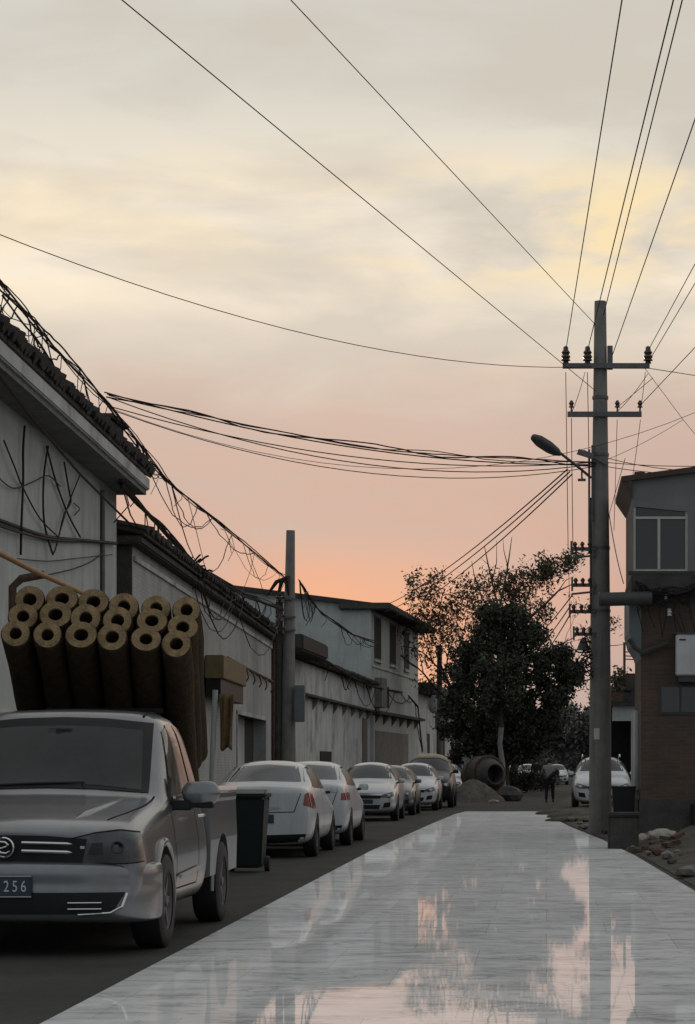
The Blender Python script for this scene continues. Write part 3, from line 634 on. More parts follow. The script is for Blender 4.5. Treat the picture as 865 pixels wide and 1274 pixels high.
# tangle on the near wall
rnd=random.Random(9)
def wl(px,py,o=.06): return onwall(px,py,C1,M1,o)
def wallwire(pts,r,label): 
    w=MB(); q=[wl(*p,.04+.05*rnd.random()) for p in pts]; q2=[]
    for i in range(len(q)-1):
        for k in range(6):
            t=k/6; p0=q[max(i-1,0)];p1=q[i];p2=q[i+1];p3=q[min(i+2,len(q)-1)]
            q2.append(.5*((2*p1)+(p2-p0)*t+(2*p0-5*p1+4*p2-p3)*t*t+(3*p1-p0-3*p2+p3)*t**3))
    q2.append(q[-1]); w.tube(q2,r,5); solo('wall_cable',w,cable_m,tuple(q2[0]),label,'cable','loose cables on the near house wall',smooth=80)
wallwire([(31,530),(29,560),(29,600),(27,650),(26,690)],.018,'thick vertical cable left on the near wall with a clip')
wallwire([(5,548),(18,580),(28,605),(50,645),(75,670)],.012,'diagonal cable crossing the left vertical cable on the near wall')
wallwire([(60,555),(55,590),(54,630),(57,660),(66,690)],.016,'vertical cable bowing left in the middle of the near wall')
wallwire([(58,555),(70,600),(85,640),(100,668)],.015,'long diagonal cable falling right in the middle of the near wall')
wallwire([(80,575),(86,610),(88,625),(80,640),(74,665)],.014,'short kinked cable right of centre on the near wall')
wallwire([(100,590),(88,620),(78,650),(70,680),(66,690)],.012,'cable leaning left across the diagonal cable on the near wall')
wallwire([(-20,640),(20,655),(60,668),(100,672),(145,676)],.03,'heavy horizontal cable across the near wall at mid height')
wallwire([(-20,648),(30,664),(70,672),(110,674),(145,677)],.018,'second horizontal cable just under the heavy one')
wallwire([(-10,585),(15,607),(40,600),(60,592),(75,605)],.010,'thin wavy cable high on the left of the near wall')
wallwire([(60,715),(90,708),(115,698),(130,685)],.011,'thin arc of cable low on the near wall')
wallwire([(22,695),(60,698),(100,694),(140,690)],.008,'thin level cable below the heavy horizontal cable')
wallwire([(92,626),(99,633),(93,641)],.01,'small bent wire end sticking on the near wall')
w=MB(); q=[onwall(px,py,C1,M1,o) for px,py,o in((-30,430,.45),(40,520,.4),(100,590,.35),(150,640,.3),(165,655,.5))]; w.tube(q,.02,5)
solo('wall_cable',w,cable_m,tuple(q[0]),'long cable clipped along under the soffit of the near house','cable','loose cables on the near house wall')
w=MB(); pa=P(-40,668,25); pb=P(112,742,28); w.tube([pa,pa.lerp(pb,.5)+Vector((0,0,-.02)),pb],[.035,.032,.028],8)
solo('bamboo_pole',w,woodp,tuple(pa),'long orange brown bamboo pole slanting above the felt rolls','pole',smooth=60)
w=MB(); q=P(16,720,27.5); w.tube([q+Vector((0,0,-.5)),q+Vector((0,0,-.1)),q+Vector((.1,0,0)),q+Vector((.35,.1,.06))],.05,7)
solo('bracket',w,rust,tuple(q+Vector((0,0,-.5))),'curved dark bracket holding up the bamboo pole','bracket',smooth=60)

# ------------------------------------------------------------------ trees
def leaves(w,cs,n,size,spread,rs,elong=1.0):
    c=np.array([[*p] for p in cs]); idx=rs.randint(0,len(c),n); p=c[idx]+rs.normal(0,1,(n,3))*spread
    a=rs.normal(0,1,(n,3)); a/=np.linalg.norm(a,axis=1)[:,None]; b=rs.normal(0,1,(n,3)); b=np.cross(a,b); b/=np.linalg.norm(b,axis=1)[:,None]
    s=size*rs.uniform(.6,1.4,(n,1)); a=a*s*elong; b=b*s*.55
    vs=np.stack([p-a,p+b*.9,p+a,p-b*.9],1).reshape(-1,3); o=len(w.v)
    w.v+= [tuple(v) for v in vs]; w.f+=[(o+4*i,o+4*i+1,o+4*i+2,o+4*i+3) for i in range(n)]; w.mi+=[0]*n
def limb(w,p,d,L,r,depth,tips,rnd,up=.15,bend=.25,kids=(2,3),shrink=.7):
    pts=[p]; q=Vector(p); dd=Vector(d).normalized(); n=5
    for i in range(n):
        dd=(dd+Vector((rnd.uniform(-bend,bend),rnd.uniform(-bend,bend),rnd.uniform(-bend,bend)+up*.3))).normalized(); q=q+dd*L/n; pts.append(q.copy())
    w.tube(pts,[r*(1-.5*i/n) for i in range(n+1)],6 if depth>1 else 4)
    tips+=pts[2:] if depth<=1 else [pts[-1]]
    if depth>0:
        for k in range(rnd.randint(*kids)):
            i=rnd.randint(2,n); a=rnd.uniform(0,6.28); side=Vector((math.cos(a),math.sin(a),rnd.uniform(-.1,.6)))
            limb(w,pts[i],(dd*.8+side*.75),L*shrink*rnd.uniform(.75,1.15),r*.5*(1-.3*i/n)+.004,depth-1,tips,rnd,up,bend,kids,shrink)
def tree(base,trunk_h,r,dirs,L,depth,nleaf,size,spread,lm,label,seed,extra=None,bark=None,elong=1.0,group='street trees',extra_n=0,extra_sp=.3,name='tree',kids=(2,3),lean=(0,0)):
    rnd=random.Random(seed); rs=np.random.RandomState(seed); base=Vector(base)
    t=thing(name,base,label,'tree',group); w=MB(); tips=[]
    top=base+Vector((lean[0],lean[1],trunk_h)); w.tube([base+Vector((0,0,-.1)),base+Vector((lean[0]*.2,lean[1]*.2,trunk_h*.35)),base.lerp(top,.7)+Vector((.04,0,0)),top],[r*1.25,r,r*.85,r*.7],10)
    for d,l in dirs: limb(w,top-Vector((0,0,rnd.uniform(0,trunk_h*.25))),d,l,r*.45,depth,tips,rnd,kids=kids)
    part('trunk',w,bark or barkm,t)
    if nleaf:
        w=MB(); leaves(w,tips,nleaf,size,spread,rs,elong)
        if extra: leaves(w,extra,extra_n,size,extra_sp,rs,elong)
        part('crown',w,lm,t,fix=False)
    return t
# dense dark tree: clumps placed to give its outline
YT=112.0
def Q(px,py,dy=0,Y=YT): return P(px,py,Y+dy)
rs=np.random.RandomState(4); cl=[]
outline=[(578,862,20),(588,815,20),(565,905,18),(556,880,12),(572,935,14),(600,940,14),(640,938,14),(668,930,14),(713,832,10),(716,845,7),(702,812,12),(642,765,14),(612,762,14),(690,872,14),(585,830,26),(598,800,28),(612,775,22),(632,792,30),(650,800,34),(660,830,44),(690,830,26),(704,838,16),(672,880,40),(630,850,52),(600,900,34),(640,900,46),(598,860,32),(618,768,14),(668,790,16),(698,860,16),(676,905,22),(655,925,18),(590,918,20),(612,930,20)]
for px,py,rr in outline:
    for k in range(int(rr*1.6)):
        a=rs.uniform(0,6.28); q=rr*math.sqrt(rs.uniform(0,1))*.86; 
        if math.sin(px*.9+a*3+rr)>-.55: cl.append(Q(px+q*math.cos(a)*1.08,py+q*math.sin(a)*.95,rs.uniform(-2.0,2.0)))
tree(Q(632,990)*1.0*Vector((1,1,0)) if False else Vector((Q(628,0).x,YT,0)),3.0,.22,[((-.6,0,1),3),((.5,0,1),3),((.1,.5,1),4),((.9,-.2,.6),3),((-.9,.3,.5),3)],2,2,500,.10,.35,leaf_dark,'large dense dark tree in the centre of the street end',21,extra=cl,extra_n=46000,extra_sp=.15)
# feathery tree on the left
cl=[]
for px,py,rr in((512,735,18),(530,728,20),(552,733,22),(575,740,24),(596,752,26),(545,765,30),(575,780,34),(535,800,26),(560,815,30),(560,850,26),(540,845,18),(528,765,20),(604,728,16)):
    for k in range(int(rr*.55)):
        a=rs.uniform(0,6.28); q=rr*math.sqrt(rs.uniform(0,1)); cl.append(Q(px+q*math.cos(a),py+q*math.sin(a),rs.uniform(-1.5,1.5),124))
tree(Vector((P(570,0,124).x,124,0)),5.2,.2,[((-.5,0,1),3.6),((.1,.1,1),3.2),((-.9,.1,.7),3.0),((.6,.2,.9),2.8),((-.2,-.4,1),3)],3.4,4,1500,.08,.14,leaf_olive,'sparse feathery tree rising behind the three window house',23,extra=cl,extra_n=5200,extra_sp=.22,elong=1.3,kids=(2,3))
# right feathery leaning tree
cl=[]
for px,py,rr in((622,752,22),(645,732,20),(660,718,18),(672,705,18),(690,702,16),(706,694,12),(652,752,20),(718,690,7),(682,722,14),(630,725,14)):
    for k in range(int(rr*.6)):
        a=rs.uniform(0,6.28); q=rr*math.sqrt(rs.uniform(0,1)); cl.append(Q(px+q*math.cos(a),py+q*math.sin(a),rs.uniform(-1,1),118))
tree(Vector((P(640,0,118).x,118,0)),6.2,.18,[((.9,0,.75),3.0),((.35,0,1),2.4),((-.3,.1,1),2.0),((.7,.2,.9),2.6)],3,4,1200,.08,.14,leaf_olive,'thin leaved tree leaning right toward the tall utility pole',29,extra=cl,extra_n=3300,extra_sp=.2,elong=1.6,kids=(2,3))
# bare branches
bt=thing('bare_tree',(P(612,0,116).x,116,0),'bare leafless branches standing up above the dark tree','tree','street trees')
w=MB(); rnd=random.Random(8); b0=Vector((P(622,0,116).x,116,0)); top=P(625,775,116); w.tube([b0,b0.lerp(top,.5),top],[.16,.13,.1],8)
def twig(pts,r): w.tube([P(*p) for p in pts],[r*(1-.75*i/(len(pts)-1)) for i in range(len(pts))],5)
twig([(625,775,116),(615,735,116),(607,700,116),(603,680,116)],.07)
twig([(622,755,116),(630,715,116),(634,690,116),(637,668,116)],.06); twig([(632,705,116),(627,685,116),(626,670,116)],.03)
twig([(612,725,116),(618,700,116),(618,672,116)],.035); twig([(620,770,116),(600,745,116),(590,715,116),(587,698,116)],.05); twig([(596,738,116),(585,728,116),(580,712,116)],.03)
twig([(625,775,116),(642,745,116),(648,720,116)],.04); twig([(607,702,116),(598,694,116)],.02)
twig([(655,772,117),(675,755,117),(695,735,117),(712,727,117)],.09); twig([(675,755,117),(688,752,117)],.03); twig([(695,735,117),(704,722,117),(716,716,117)],.03)
part('trunk',w,barkm,bt)
for px,Y_,lab in((623,106,'thin whitewashed trunk'),(581,132,'second whitewashed trunk')):
    if px!=623: continue
    b0=Vector((P(px+3,0,Y_).x,Y_,0)); t=thing('tree',b0,'slim tree with a whitewashed trunk left of the walking people','tree','street trees')
    w=MB(); w.tube([b0,P(625,950,Y_),P(622,925,Y_),P(624,905,Y_)],[.15,.13,.11,.12],8); part('trunk_base',w,whitebark,t,smooth=60)
    w=MB(); w.tube([P(624,905,Y_),P(621,880,Y_),P(626,850,Y_)],[.115,.1,.07],8); part('trunk',w,barkm,t,smooth=60)
    w=MB(); leaves(w,[P(rs.uniform(600,650),rs.uniform(820,885),Y_+rs.uniform(-1,1)) for k in range(70)],3500,.1,.2,rs); part('crown',w,leaf_dark,t,fix=False)
# far trees
for i,(px,Y_,rad,top,lab) in enumerate(((700,190,30,882,'far pale tree right of the walking people'),(736,175,22,892,'far tree just behind the tall utility pole'),(770,230,40,845,'distant tree behind the shed roof'),(655,220,34,885,'far dark tree above the distant cars'),(600,210,40,880,'far dark tree behind the drum'),(560,240,30,900,'most distant tree behind the low far house'))):
    b0=Vector((P(px,0,Y_).x,Y_,0)); cs=[]
    for k in range(160):
        a=rs.uniform(0,6.28); q=math.sqrt(rs.uniform(0,1)); cs.append(P(px+rad*q*math.cos(a)*(.8+.3*math.sin(3*a+i)),(top+932)/2+(932-top)/2*q*math.sin(a)*(.9+.2*math.sin(5*a)),Y_+rs.uniform(-3,3)))
    tree(b0,2.4,.25,[((-.5,0,1),2),((.5,0,1),2)],2,2,200,.2,.3,leaf_hazed,lab,40+i,extra=cs,extra_n=6500,extra_sp=.5,group='far street trees')
w=MB(); hb2=thing('far_buildings',(-14,300,0),'row of very distant low dark buildings closing the street','building')
hh=[(-14,-6,6.2),(-6,1,7.4),(1,7,5.8),(7,16,8.2),(16,26,6.6)]
for a_,b_,z_ in hh:
    w=MB(); w.box((a_,300,0),(b_-.02,308,z_)); w.prism([(a_-.3,299.5,z_),(b_+.1,299.5,z_),(b_+.1,303,z_+1.3),(a_-.3,303,z_+1.3)],(0,0,-.2)); part('block',w,dark_concrete,hb2)
w=MB(); leaves(w,[(rs.uniform(-16,28),rs.uniform(270,292),abs(rs.normal(0,1))*2.4) for k in range(500)],16000,.28,.5,rs)
o=mkobj('distant_shrubbery',w,leaf_hazed,None,(0,280,0),fix=False); o.location=(0,280,0); tag(o,'mass of distant dark greenery across the end of the street','greenery',kind='stuff')
t=thing('shrub',(P(770,0,79).x,79,0),'scraggy potted plant on the shed roof edge','plant'); w=MB()
for k in range(9): q=P(764+rs.uniform(-4,12),rs.uniform(835,850),79); w.tube([P(768,862,79),q.lerp(P(768,862,79),.5)+Vector((.03,0,0)),q],.015,4)
part('stem',w,barkm,t); w=MB(); leaves(w,[P(rs.uniform(762,778),rs.uniform(833,858),79) for k in range(20)],260,.08,.08,rs); part('foliage',w,leaf_olive,t,fix=False)
w=MB(); w.lathe([(0,-.3),(.16,-.3),(.22,0),(.0,0)],P(768,862,79),(0,0,1),12); part('pot',w,rust,t)

#@@VEH_BEGIN
# ------------------------------------------------------------------ vehicles
def evalmesh(o):
    dg=bpy.context.evaluated_depsgraph_get(); return bpy.data.meshes.new_from_object(o.evaluated_get(dg))
def loft(st):
    mb=MB(); rings=[]
    for (y,zb,zl,wl,zm,wm,zbe,wbe,zr,wr,zt) in st:
        h=[(0,zb),(wl*.9,zb),(wl,zl),(wm,zm),(wbe,zbe),(wr,zr),(0,zt)]
        rings.append([(x,y,z) for x,z in h]+[(-x,y,z) for x,z in h[-2:0:-1]])
    n=len(rings[0]); vs=[v for r in rings for v in r]; fs=[]
    for i in range(len(rings)-1):
        for j in range(n): fs.append((i*n+j,(i+1)*n+j,(i+1)*n+(j+1)%n,i*n+(j+1)%n))
    for base,flip in((0,False),((len(rings)-1)*n,True)):
        a=[(base+0,base+1,base+n-1)]
        for k in range(1,5): a.append((base+k,base+k+1,base+n-k-1,base+n-k))
        a.append((base+5,base+6,base+7))
        fs+= [tuple(reversed(f)) if not flip else f for f in a]
    mb.add(vs,fs); return mb
class Body:
    def __init__(s,st,wheels,wr,cr,halfw,cut=True,crease=.0):
        mb=loft(st); o=mkobj('tmp',mb,[]); 
        md=o.modifiers.new('s','SUBSURF'); md.levels=3; md.render_levels=3
        if crease:
            b=bmesh.new(); b.from_mesh(o.data); cl=b.edges.layers.float.new('crease_edge'); n=12
            for e in b.edges:
                i,j=e.verts[0].index,e.verts[1].index
                if i//n!=j//n and i%n==j%n and i%n in(1,4,5,7,8,11): e[cl]=crease
                if i//n==j//n and (i//n in(0,len(st)-1)): e[cl]=crease
            b.to_mesh(o.data); b.free()
        m0=evalmesh(o); s.bvh=BVHTree.FromPolygons([v.co.copy() for v in m0.vertices],[tuple(p.vertices) for p in m0.polygons])
        if cut:
            o2=bpy.data.objects.new('t2',m0); C.objects.link(o2); cs=[]
            for y in wheels:
                for sx in(-1,1):
                    w=MB(); w.lathe([(0,0),(cr,0),(cr,.34),(0,.34)],(sx*(halfw+.08),y,wr),(-sx,0,0),28); c=mkobj('cut',w,[]); cs.append(c)
                    b=o2.modifiers.new('b','BOOLEAN'); b.object=c; b.operation='DIFFERENCE'; b.solver='EXACT'
            m1=evalmesh(o2); bpy.data.objects.remove(o2)
            for c in cs: bpy.data.objects.remove(c)
            s.me=m1
        else: s.me=m0
        bpy.data.objects.remove(o)
    def obj(s,name,m,par):
        me=s.me; me.materials.clear(); me.materials.append(m)
        for p in me.polygons: p.use_smooth=True; p.material_index=0
        try: me.set_sharp_from_angle(angle=R(35))
        except Exception: pass
        o=bpy.data.objects.new(name,me); return link(o,par)
    def patch(s,d,bot,top,nu=14,nv=6,off=.006,th=.0,mirror=False,mb=None):
        d=Vector(d).normalized(); Z=Vector((0,0,1))
        if abs(d.z)>.9: U,V=Vector((1,0,0)),Vector((0,1,0))
        else: U=d.cross(Z).normalized(); V=Z
        def samp(pl,t):
            k=t*(len(pl)-1); i=min(int(k),len(pl)-2); f=k-i; return Vector(pl[i]).lerp(Vector(pl[i+1]),f)
        vs=[]; last=None; miss=[]
        for j in range(nv+1):
            for i in range(nu+1):
                q=samp(bot,i/nu).lerp(samp(top,i/nu),j/nv); o=U*q.x+V*q.y-d*8
                h=s.bvh.ray_cast(o,d)
                if h[0] is None: vs.append(None); miss.append((len(vs)-1,q))
                else: vs.append(h[0]-d*off)
        good=[(v.dot(d),v) for v in vs if v is not None]
        for k,q in miss:
            best=min((v for v in vs if v is not None),key=lambda v:(v.dot(U)-q.x)**2+(v.dot(V)-q.y)**2) if good else Vector((0,0,0))
            vs[k]=U*q.x+V*q.y+d*best.dot(d)
        if mirror: vs=[Vector((-v.x,v.y,v.z)) for v in vs]
        w=mb or MB(); n=nu+1; w.add(vs,[(j*n+i,j*n+i+1,(j+1)*n+i+1,(j+1)*n+i) for j in range(nv) for i in range(nu)])
        return w
def wheel(par,x,y,r,wd_,sx,rimm,ns=5):
    w=MB(); w.lathe([(r*.62,0),(r*.9,0),(r*.985,.02),(r,.05),(r,wd_-.05),(r*.985,wd_-.02),(r*.9,wd_),(r*.62,wd_)],(x,y,r),(-sx,0,0),32,closed=True)
    t=mkobj('wheel',w,black,par,smooth=35)
    w=MB(); w.lathe([(r*.64,.01),(r*.6,.012),(r*.57,.04),(r*.55,.1),(0,.1)],(x,y,r),(-sx,0,0),32)
    w.lathe([(0,.01),(r*.12,.012),(r*.15,.05),(r*.15,.1)],(x,y,r),(-sx,0,0),16)
    for k in range(ns):
        a=2*math.pi*k/ns; dv_=Vector((0,math.cos(a),math.sin(a))); pv=Vector((0,-math.sin(a),math.cos(a)))
        c=Vector((x-sx*.045,y,r)); w.obox(c+dv_*r*.35,dv_*r*.26,pv*r*.075,Vector((.02,0,0)))
    mkobj('rim',w,rimm,t,smooth=35); return t
def mirrors(par,x,y,z,m,s=1.0,fl=1):
    for sx in(-1,1):
        w=MB(); w.ico((0,0,0),1,3,sq=(.13*s,.055*s,.085*s)); w.v=[(sx*(x+.15*s)+vx,y+vy+(.02 if abs(vx)>.1*s else 0),z+max(-.07*s,min(.08*s,vz*1.25))) for vx,vy,vz in w.v]
        o=mkobj('side_mirror',w,m,par,smooth=60)
        w=MB(); w.bar((sx*(x-.03),y+.03,z-.06*s),(sx*(x+.08*s),y+.01,z-.05*s),.05,.045); mkobj('mirror_bracket',w,blackplastic,o)

def car(name,loc,face,st,L,wheels,halfw,paint,label,cat='car',group=None,glassF=None,glassR=None,sideg=None,opts=None,wr=.31):
    o=opts or {}
    root=thing(name,loc,label,cat,group,rz=0 if face=='front' else math.pi)
    B=Body(st,wheels,wr,wr+.055,halfw); B.obj('body',paint,root)
    D=(0,1,0)
    if glassF: mkobj('windshield',B.patch((0,1,0),*glassF,nu=18,nv=8),carglass,root,smooth=80)
    if glassR: mkobj('rear_window',B.patch((0,-1,0),[(-x,z) for x,z in glassR[0]],[(-x,z) for x,z in glassR[1]],nu=18,nv=8),carglass,root,smooth=80)
    for g_ in sideg or []:
        for mir in(False,True): mkobj('side_window',B.patch((-1,0,0),*g_,nu=10,nv=5,mirror=mir,off=.008),mat('tinted_side_glass',(.02,.022,.024),.35,.1,1.5,spec=.15),root,smooth=80)
    for kind,d,bot,top,m,off in o.get('mirrored',[]):
        for mir in(False,True): mkobj(kind,B.patch(d,bot,top,nu=10,nv=5,mirror=mir,off=off),m,root,smooth=80)
    for kind,d,bot,top,m,off in o.get('single',[]): mkobj(kind,B.patch(d,bot,top,nu=16,nv=4,off=off),m,root,smooth=80)
    for y in wheels:
        for sx in(-1,1): wheel(root,sx*(halfw-.01),y,wr,.2,sx,o.get('rim',steel))
    mx,my,mz=o.get('mirror',(halfw-.06,1.45,.98)); mirrors(root,mx,my,mz,paint,.75)
    w=MB(); w.box((-halfw+.3,wheels[0]-.2,.18),(halfw-.3,wheels[1]+.2,.26)); mkobj('underbody',w,blackplastic,root)
    return root,B
def stripes(B,lines,par,name='panel_seam'):
    for d,pts,wd_ in lines:
        for mir in((False,True) if d[0]!=0 else (False,)):
            w=MB()
            for a,b in zip(pts[:-1],pts[1:]):
                a,b=Vector(a),Vector(b); t=(b-a).normalized(); n=Vector((-t.y,t.x))*wd_/2
                B.patch(d,[tuple(a-n),tuple(b-n)],[tuple(a+n),tuple(b+n)],nu=max(2,int((b-a).length/.08)),nv=1,off=.003,mirror=mir,mb=w)
            mkobj(name,w,seam,par)

# pickup -------------------------------------------------------------
TX,TY=-3.95,16.95
PU0=[(.06,.30,.36,.90,.60,.96,.84,.93,.90,.78,.925),(.15,.27,.36,.98,.62,1.02,.90,.965,.965,.80,.995),(.5,.27,.36,1.0,.64,1.04,.95,.965,1.03,.82,1.06),
    (.95,.27,.36,1.01,.68,1.045,1.01,.965,1.085,.83,1.115),(1.33,.27,.36,1.01,.70,1.05,1.06,.965,1.135,.84,1.165),(1.48,.27,.36,1.01,.70,1.05,1.08,.97,1.18,.86,1.20),
    (2.12,.27,.36,1.01,.70,1.05,1.11,.97,1.77,.80,1.80),(2.24,.27,.36,1.01,.70,1.05,1.11,.97,1.83,.795,1.87),(2.6,.27,.36,1.01,.70,1.05,1.12,.97,1.84,.79,1.885),(3.0,.27,.36,1.01,.70,1.05,1.12,.97,1.83,.785,1.875),
    (3.15,.27,.36,1.01,.70,1.045,1.12,.965,1.74,.77,1.80),(3.19,.30,.38,.98,.70,1.01,1.10,.93,1.64,.75,1.70)]
truck=thing('pickup_truck',(TX,TY,0),'silver grey pickup truck loaded with brown rolls in the near left foreground','pickup truck')
PU=PU0
B=Body(PU,[.95],.36,.425,1.05,crease=.35); B.obj('body',truckp,truck)
# windshield with dark band, glass
mkobj('windshield',B.patch((0,1,0),[(-.81,1.185),(-.4,1.215),(0,1.225),(.4,1.215),(.81,1.185)],[(-.735,1.745),(-.35,1.785),(0,1.795),(.35,1.785),(.735,1.745)],nu=30,nv=16,off=.012),blackplastic,truck,smooth=80)
ws=mkobj('windshield_glass',B.patch((0,1,0),[(-.75,1.205),(-.4,1.245),(0,1.255),(.4,1.245),(.75,1.205)],[(-.665,1.685),(-.35,1.715),(0,1.725),(.35,1.715),(.665,1.685)],nu=30,nv=16,off=.018),mat('truck_glass',(.016,.019,.021),.1,.5,2.2,spec=.35),truck,smooth=80)
w=MB(); w.tube([(-.55,1.49,1.235),(-.1,1.50,1.255),(.28,1.52,1.262)],.012,6); w.tube([(.28,1.52,1.262),(.30,1.47,1.20)],.02,6); mkobj('wiper',w,blackplastic,truck)
w=MB(); B.patch((0,1,0),[(-.09,1.63),(.09,1.63)],[(-.10,1.70),(.10,1.70)],nu=4,nv=2,off=.018,mb=w); mkobj('rear_view_mirror',w,blackplastic,truck)
mkobj('side_window',B.patch((-1,0,0),[(1.72,1.17),(2.2,1.175),(2.58,1.18)],[(2.13,1.68),(2.35,1.74),(2.58,1.75)],nu=12,nv=8,off=.010),mat('side_glass',(.10,.08,.06),.1,.5,5,spec=.7),truck,smooth=80)
mkobj('side_window',B.patch((-1,0,0),[(1.72,1.17),(2.2,1.175),(2.58,1.18)],[(2.13,1.68),(2.35,1.74),(2.58,1.75)],nu=12,nv=8,off=.010,mirror=True),carglass,truck,smooth=80)
for mir in(False,True): mkobj('quarter_window',B.patch((-1,0,0),[(2.66,1.18),(3.02,1.19)],[(2.66,1.75),(2.98,1.70)],nu=6,nv=6,off=.010,mirror=mir),carglass,truck,smooth=80)
# headlamps, grille
HL=([( .40,.735),(.55,.70),(.78,.695),(1.02,.72)],[(.46,.905),(.62,.94),(.80,.958),(1.0,.925)])
for sx in(1,-1):
    mir=sx<0
    h=mkobj('headlight',B.patch((-.35*1,1,0),[(.34,.695),(.60,.685),(.85,.685),(1.0,.70)],[(.47,.86),(.64,.905),(.82,.925),(.985,.905)],nu=16,nv=6,off=.012,mirror=mir),lens,truck,smooth=80)
    w=MB(); hq=B.bvh.ray_cast(Vector((.82,-3,.80)),Vector((0,1,0)))[0]; w.lathe([(0,.004),(.02,.003),(.034,-.002),(.042,-.006),(.046,.0),(.046,.02)],(hq.x*(-1 if mir else 1),hq.y-.014,hq.z),(0,1,0),20); mkobj('bulb_reflector',w,mat('dim_reflector',(.045,.045,.045),.2,.3,14,metal=.6),h,smooth=80)
    w=MB(); ol=[(.34,.695),(.60,.685),(.85,.685),(1.0,.70)]; ot=[(.47,.86),(.64,.905),(.82,.925),(.985,.905)]
    for pl_,dz in((ot,.008),(ol,-.008)):
        B.patch((-.35,1,0),[(x,z) for x,z in pl_],[(x,z+dz) for x,z in pl_],nu=16,nv=1,off=.017,mirror=mir,mb=w)
    mkobj('lamp_rim',w,seam,h)
    w=MB(); B.patch((-.25,1,0),[(.60,.75),(.70,.745)],[(.63,.83),(.70,.835)],nu=4,nv=3,off=.018,mirror=mir,mb=w); mkobj('inner_reflector',w,mat('dim_reflector',(.045,.045,.045)),h)
    w=MB(); B.patch((-.25,1,0),[(.545,.79),(.575,.79)],[(.545,.81),(.575,.81)],nu=2,nv=2,off=.019,mirror=mir,mb=w); mkobj('side_bulb',w,chrome,h)
mkobj('grille',B.patch((0,1,0),[(-.565,.685),(0,.68),(.565,.685)],[(-.60,.86),(-.3,.885),(0,.89),(.3,.885),(.60,.86)],nu=20,nv=5,off=.012),blackplastic,truck,smooth=80)
for z in(.765,.825):
    for sx in(-1,1):
        w=MB(); w.tube([(sx*.13,.018,z+.01),(sx*.35,.035,z+.004),(sx*.56,.075,z-.004)],.013,6); mkobj('grille_bar',w,chrome,truck)
w=MB(); c=(0,.01,.80)
w.lathe([(.062,.0),(.070,-.010),(.078,.0),(.070,.010)],c,(0,1,0),28,closed=True); em=mkobj('emblem',w,chrome,truck,smooth=60)
for sg in(1,-1):
    w=MB(); w.tube([(sg*x*.7,-.004,.80+sg*z*.7) for x,z in((-.07,.035),(-.03,.06),(.02,.055),(.05,.03),(.03,.008),(-.01,.0))],[.004,.009,.011,.011,.009,.004],6); mkobj('emblem_swoosh',w,chrome,em)
# bumper
def plan(u): # u in -1..1 -> x,y
    x=1.075*math.sin(u*math.pi/2*.999) if False else None
pts=[(-1.075,.52),(-1.065,.34),(-1.02,.17),(-.90,.05),(-.72,-.015),(-.4,-.055),(0,-.07),(.4,-.055),(.72,-.015),(.90,.05),(1.02,.17),(1.065,.34),(1.075,.52)]
prof=[(.245,.06),(.26,.02),(.31,.0),(.48,.0),(.52,.008),(.62,.0),(.665,.02),(.682,.07),(.684,.16)]
w=MB(); vs=[]
for z,dy in prof:
    for x,y in pts:
        k=1-dy*.6; vs.append((x*k,y+dy,z+.018*(1-abs(x)/1.1)))
n=len(pts); w.add(vs,[(j*n+i,j*n+i+1,(j+1)*n+i+1,(j+1)*n+i) for j in range(len(prof)-1) for i in range(n-1)])
bump_=mkobj('bumper',w,truckp,truck,smooth=75); md=bump_.modifiers.new('s','SUBSURF'); md.levels=2; md.render_levels=2
bb=BVHTree.FromPolygons([v.co.copy() for v in evalmesh(bump_).vertices],[tuple(p.vertices) for p in evalmesh(bump_).polygons])
Bb=Body.__new__(Body); Bb.bvh=bb
mkobj('air_intake',Bb.patch((0,1,0),[(-.80,.335),(-.6,.318),(0,.318),(.6,.318),(.80,.335)],[(-.88,.475),(-.6,.475),(0,.475),(.6,.475),(.88,.475)],nu=30,nv=5,off=.006),blackplastic,bump_,smooth=80)
for z in(.40,.355):
    for sx in(-1,1):
        w=MB(); w.tube([Vector((sx*.48,-.062,z)),Vector((sx*.72,-.032,z))],.006,5); mkobj('intake_trim',w,chrome,bump_)
w=MB(); w.tube([(.55,-.04,.312),(.78,-.01,.325),(.86,.015,.37),(.895,.03,.47)],.009,5); mkobj('intake_edge',w,chrome,bump_)
pl=MB(); pl.box((-.225,-.098,.445),(.225,-.088,.60)); plate=mkobj('license_plate',pl,plateblue,truck,bevel=.006)
def text(s,name,loc,size,m,par,rx=R(90),rz=0,ext=.002,sxx=1.0):
    cu=bpy.data.curves.new('t','FONT'); cu.body=s; cu.size=size; cu.extrude=ext; cu.align_x='CENTER'; cu.align_y='CENTER'
    o=bpy.data.objects.new('t',cu); C.objects.link(o); me=evalmesh(o); bpy.data.objects.remove(o)
    M=Matrix.Translation(loc)@Matrix.Rotation(rz,4,'Z')@Matrix.Rotation(rx,4,'X')@Matrix.Diagonal((sxx,1,1,1)); me.transform(M)
    me.materials.clear(); me.materials.append(m); o=bpy.data.objects.new(name,me); return link(o,par)
for k,ch in enumerate('256'): text(ch,'plate_character',(.045+.062*k,-.1005,.520),.115,platewhite,plate,sxx=.75)
w=MB(); w.box((-.225,-.1005,.445),(.225,-.0985,.451)); w.box((-.225,-.1005,.594),(.225,-.0985,.60)); mkobj('plate_border',w,platewhite,plate)
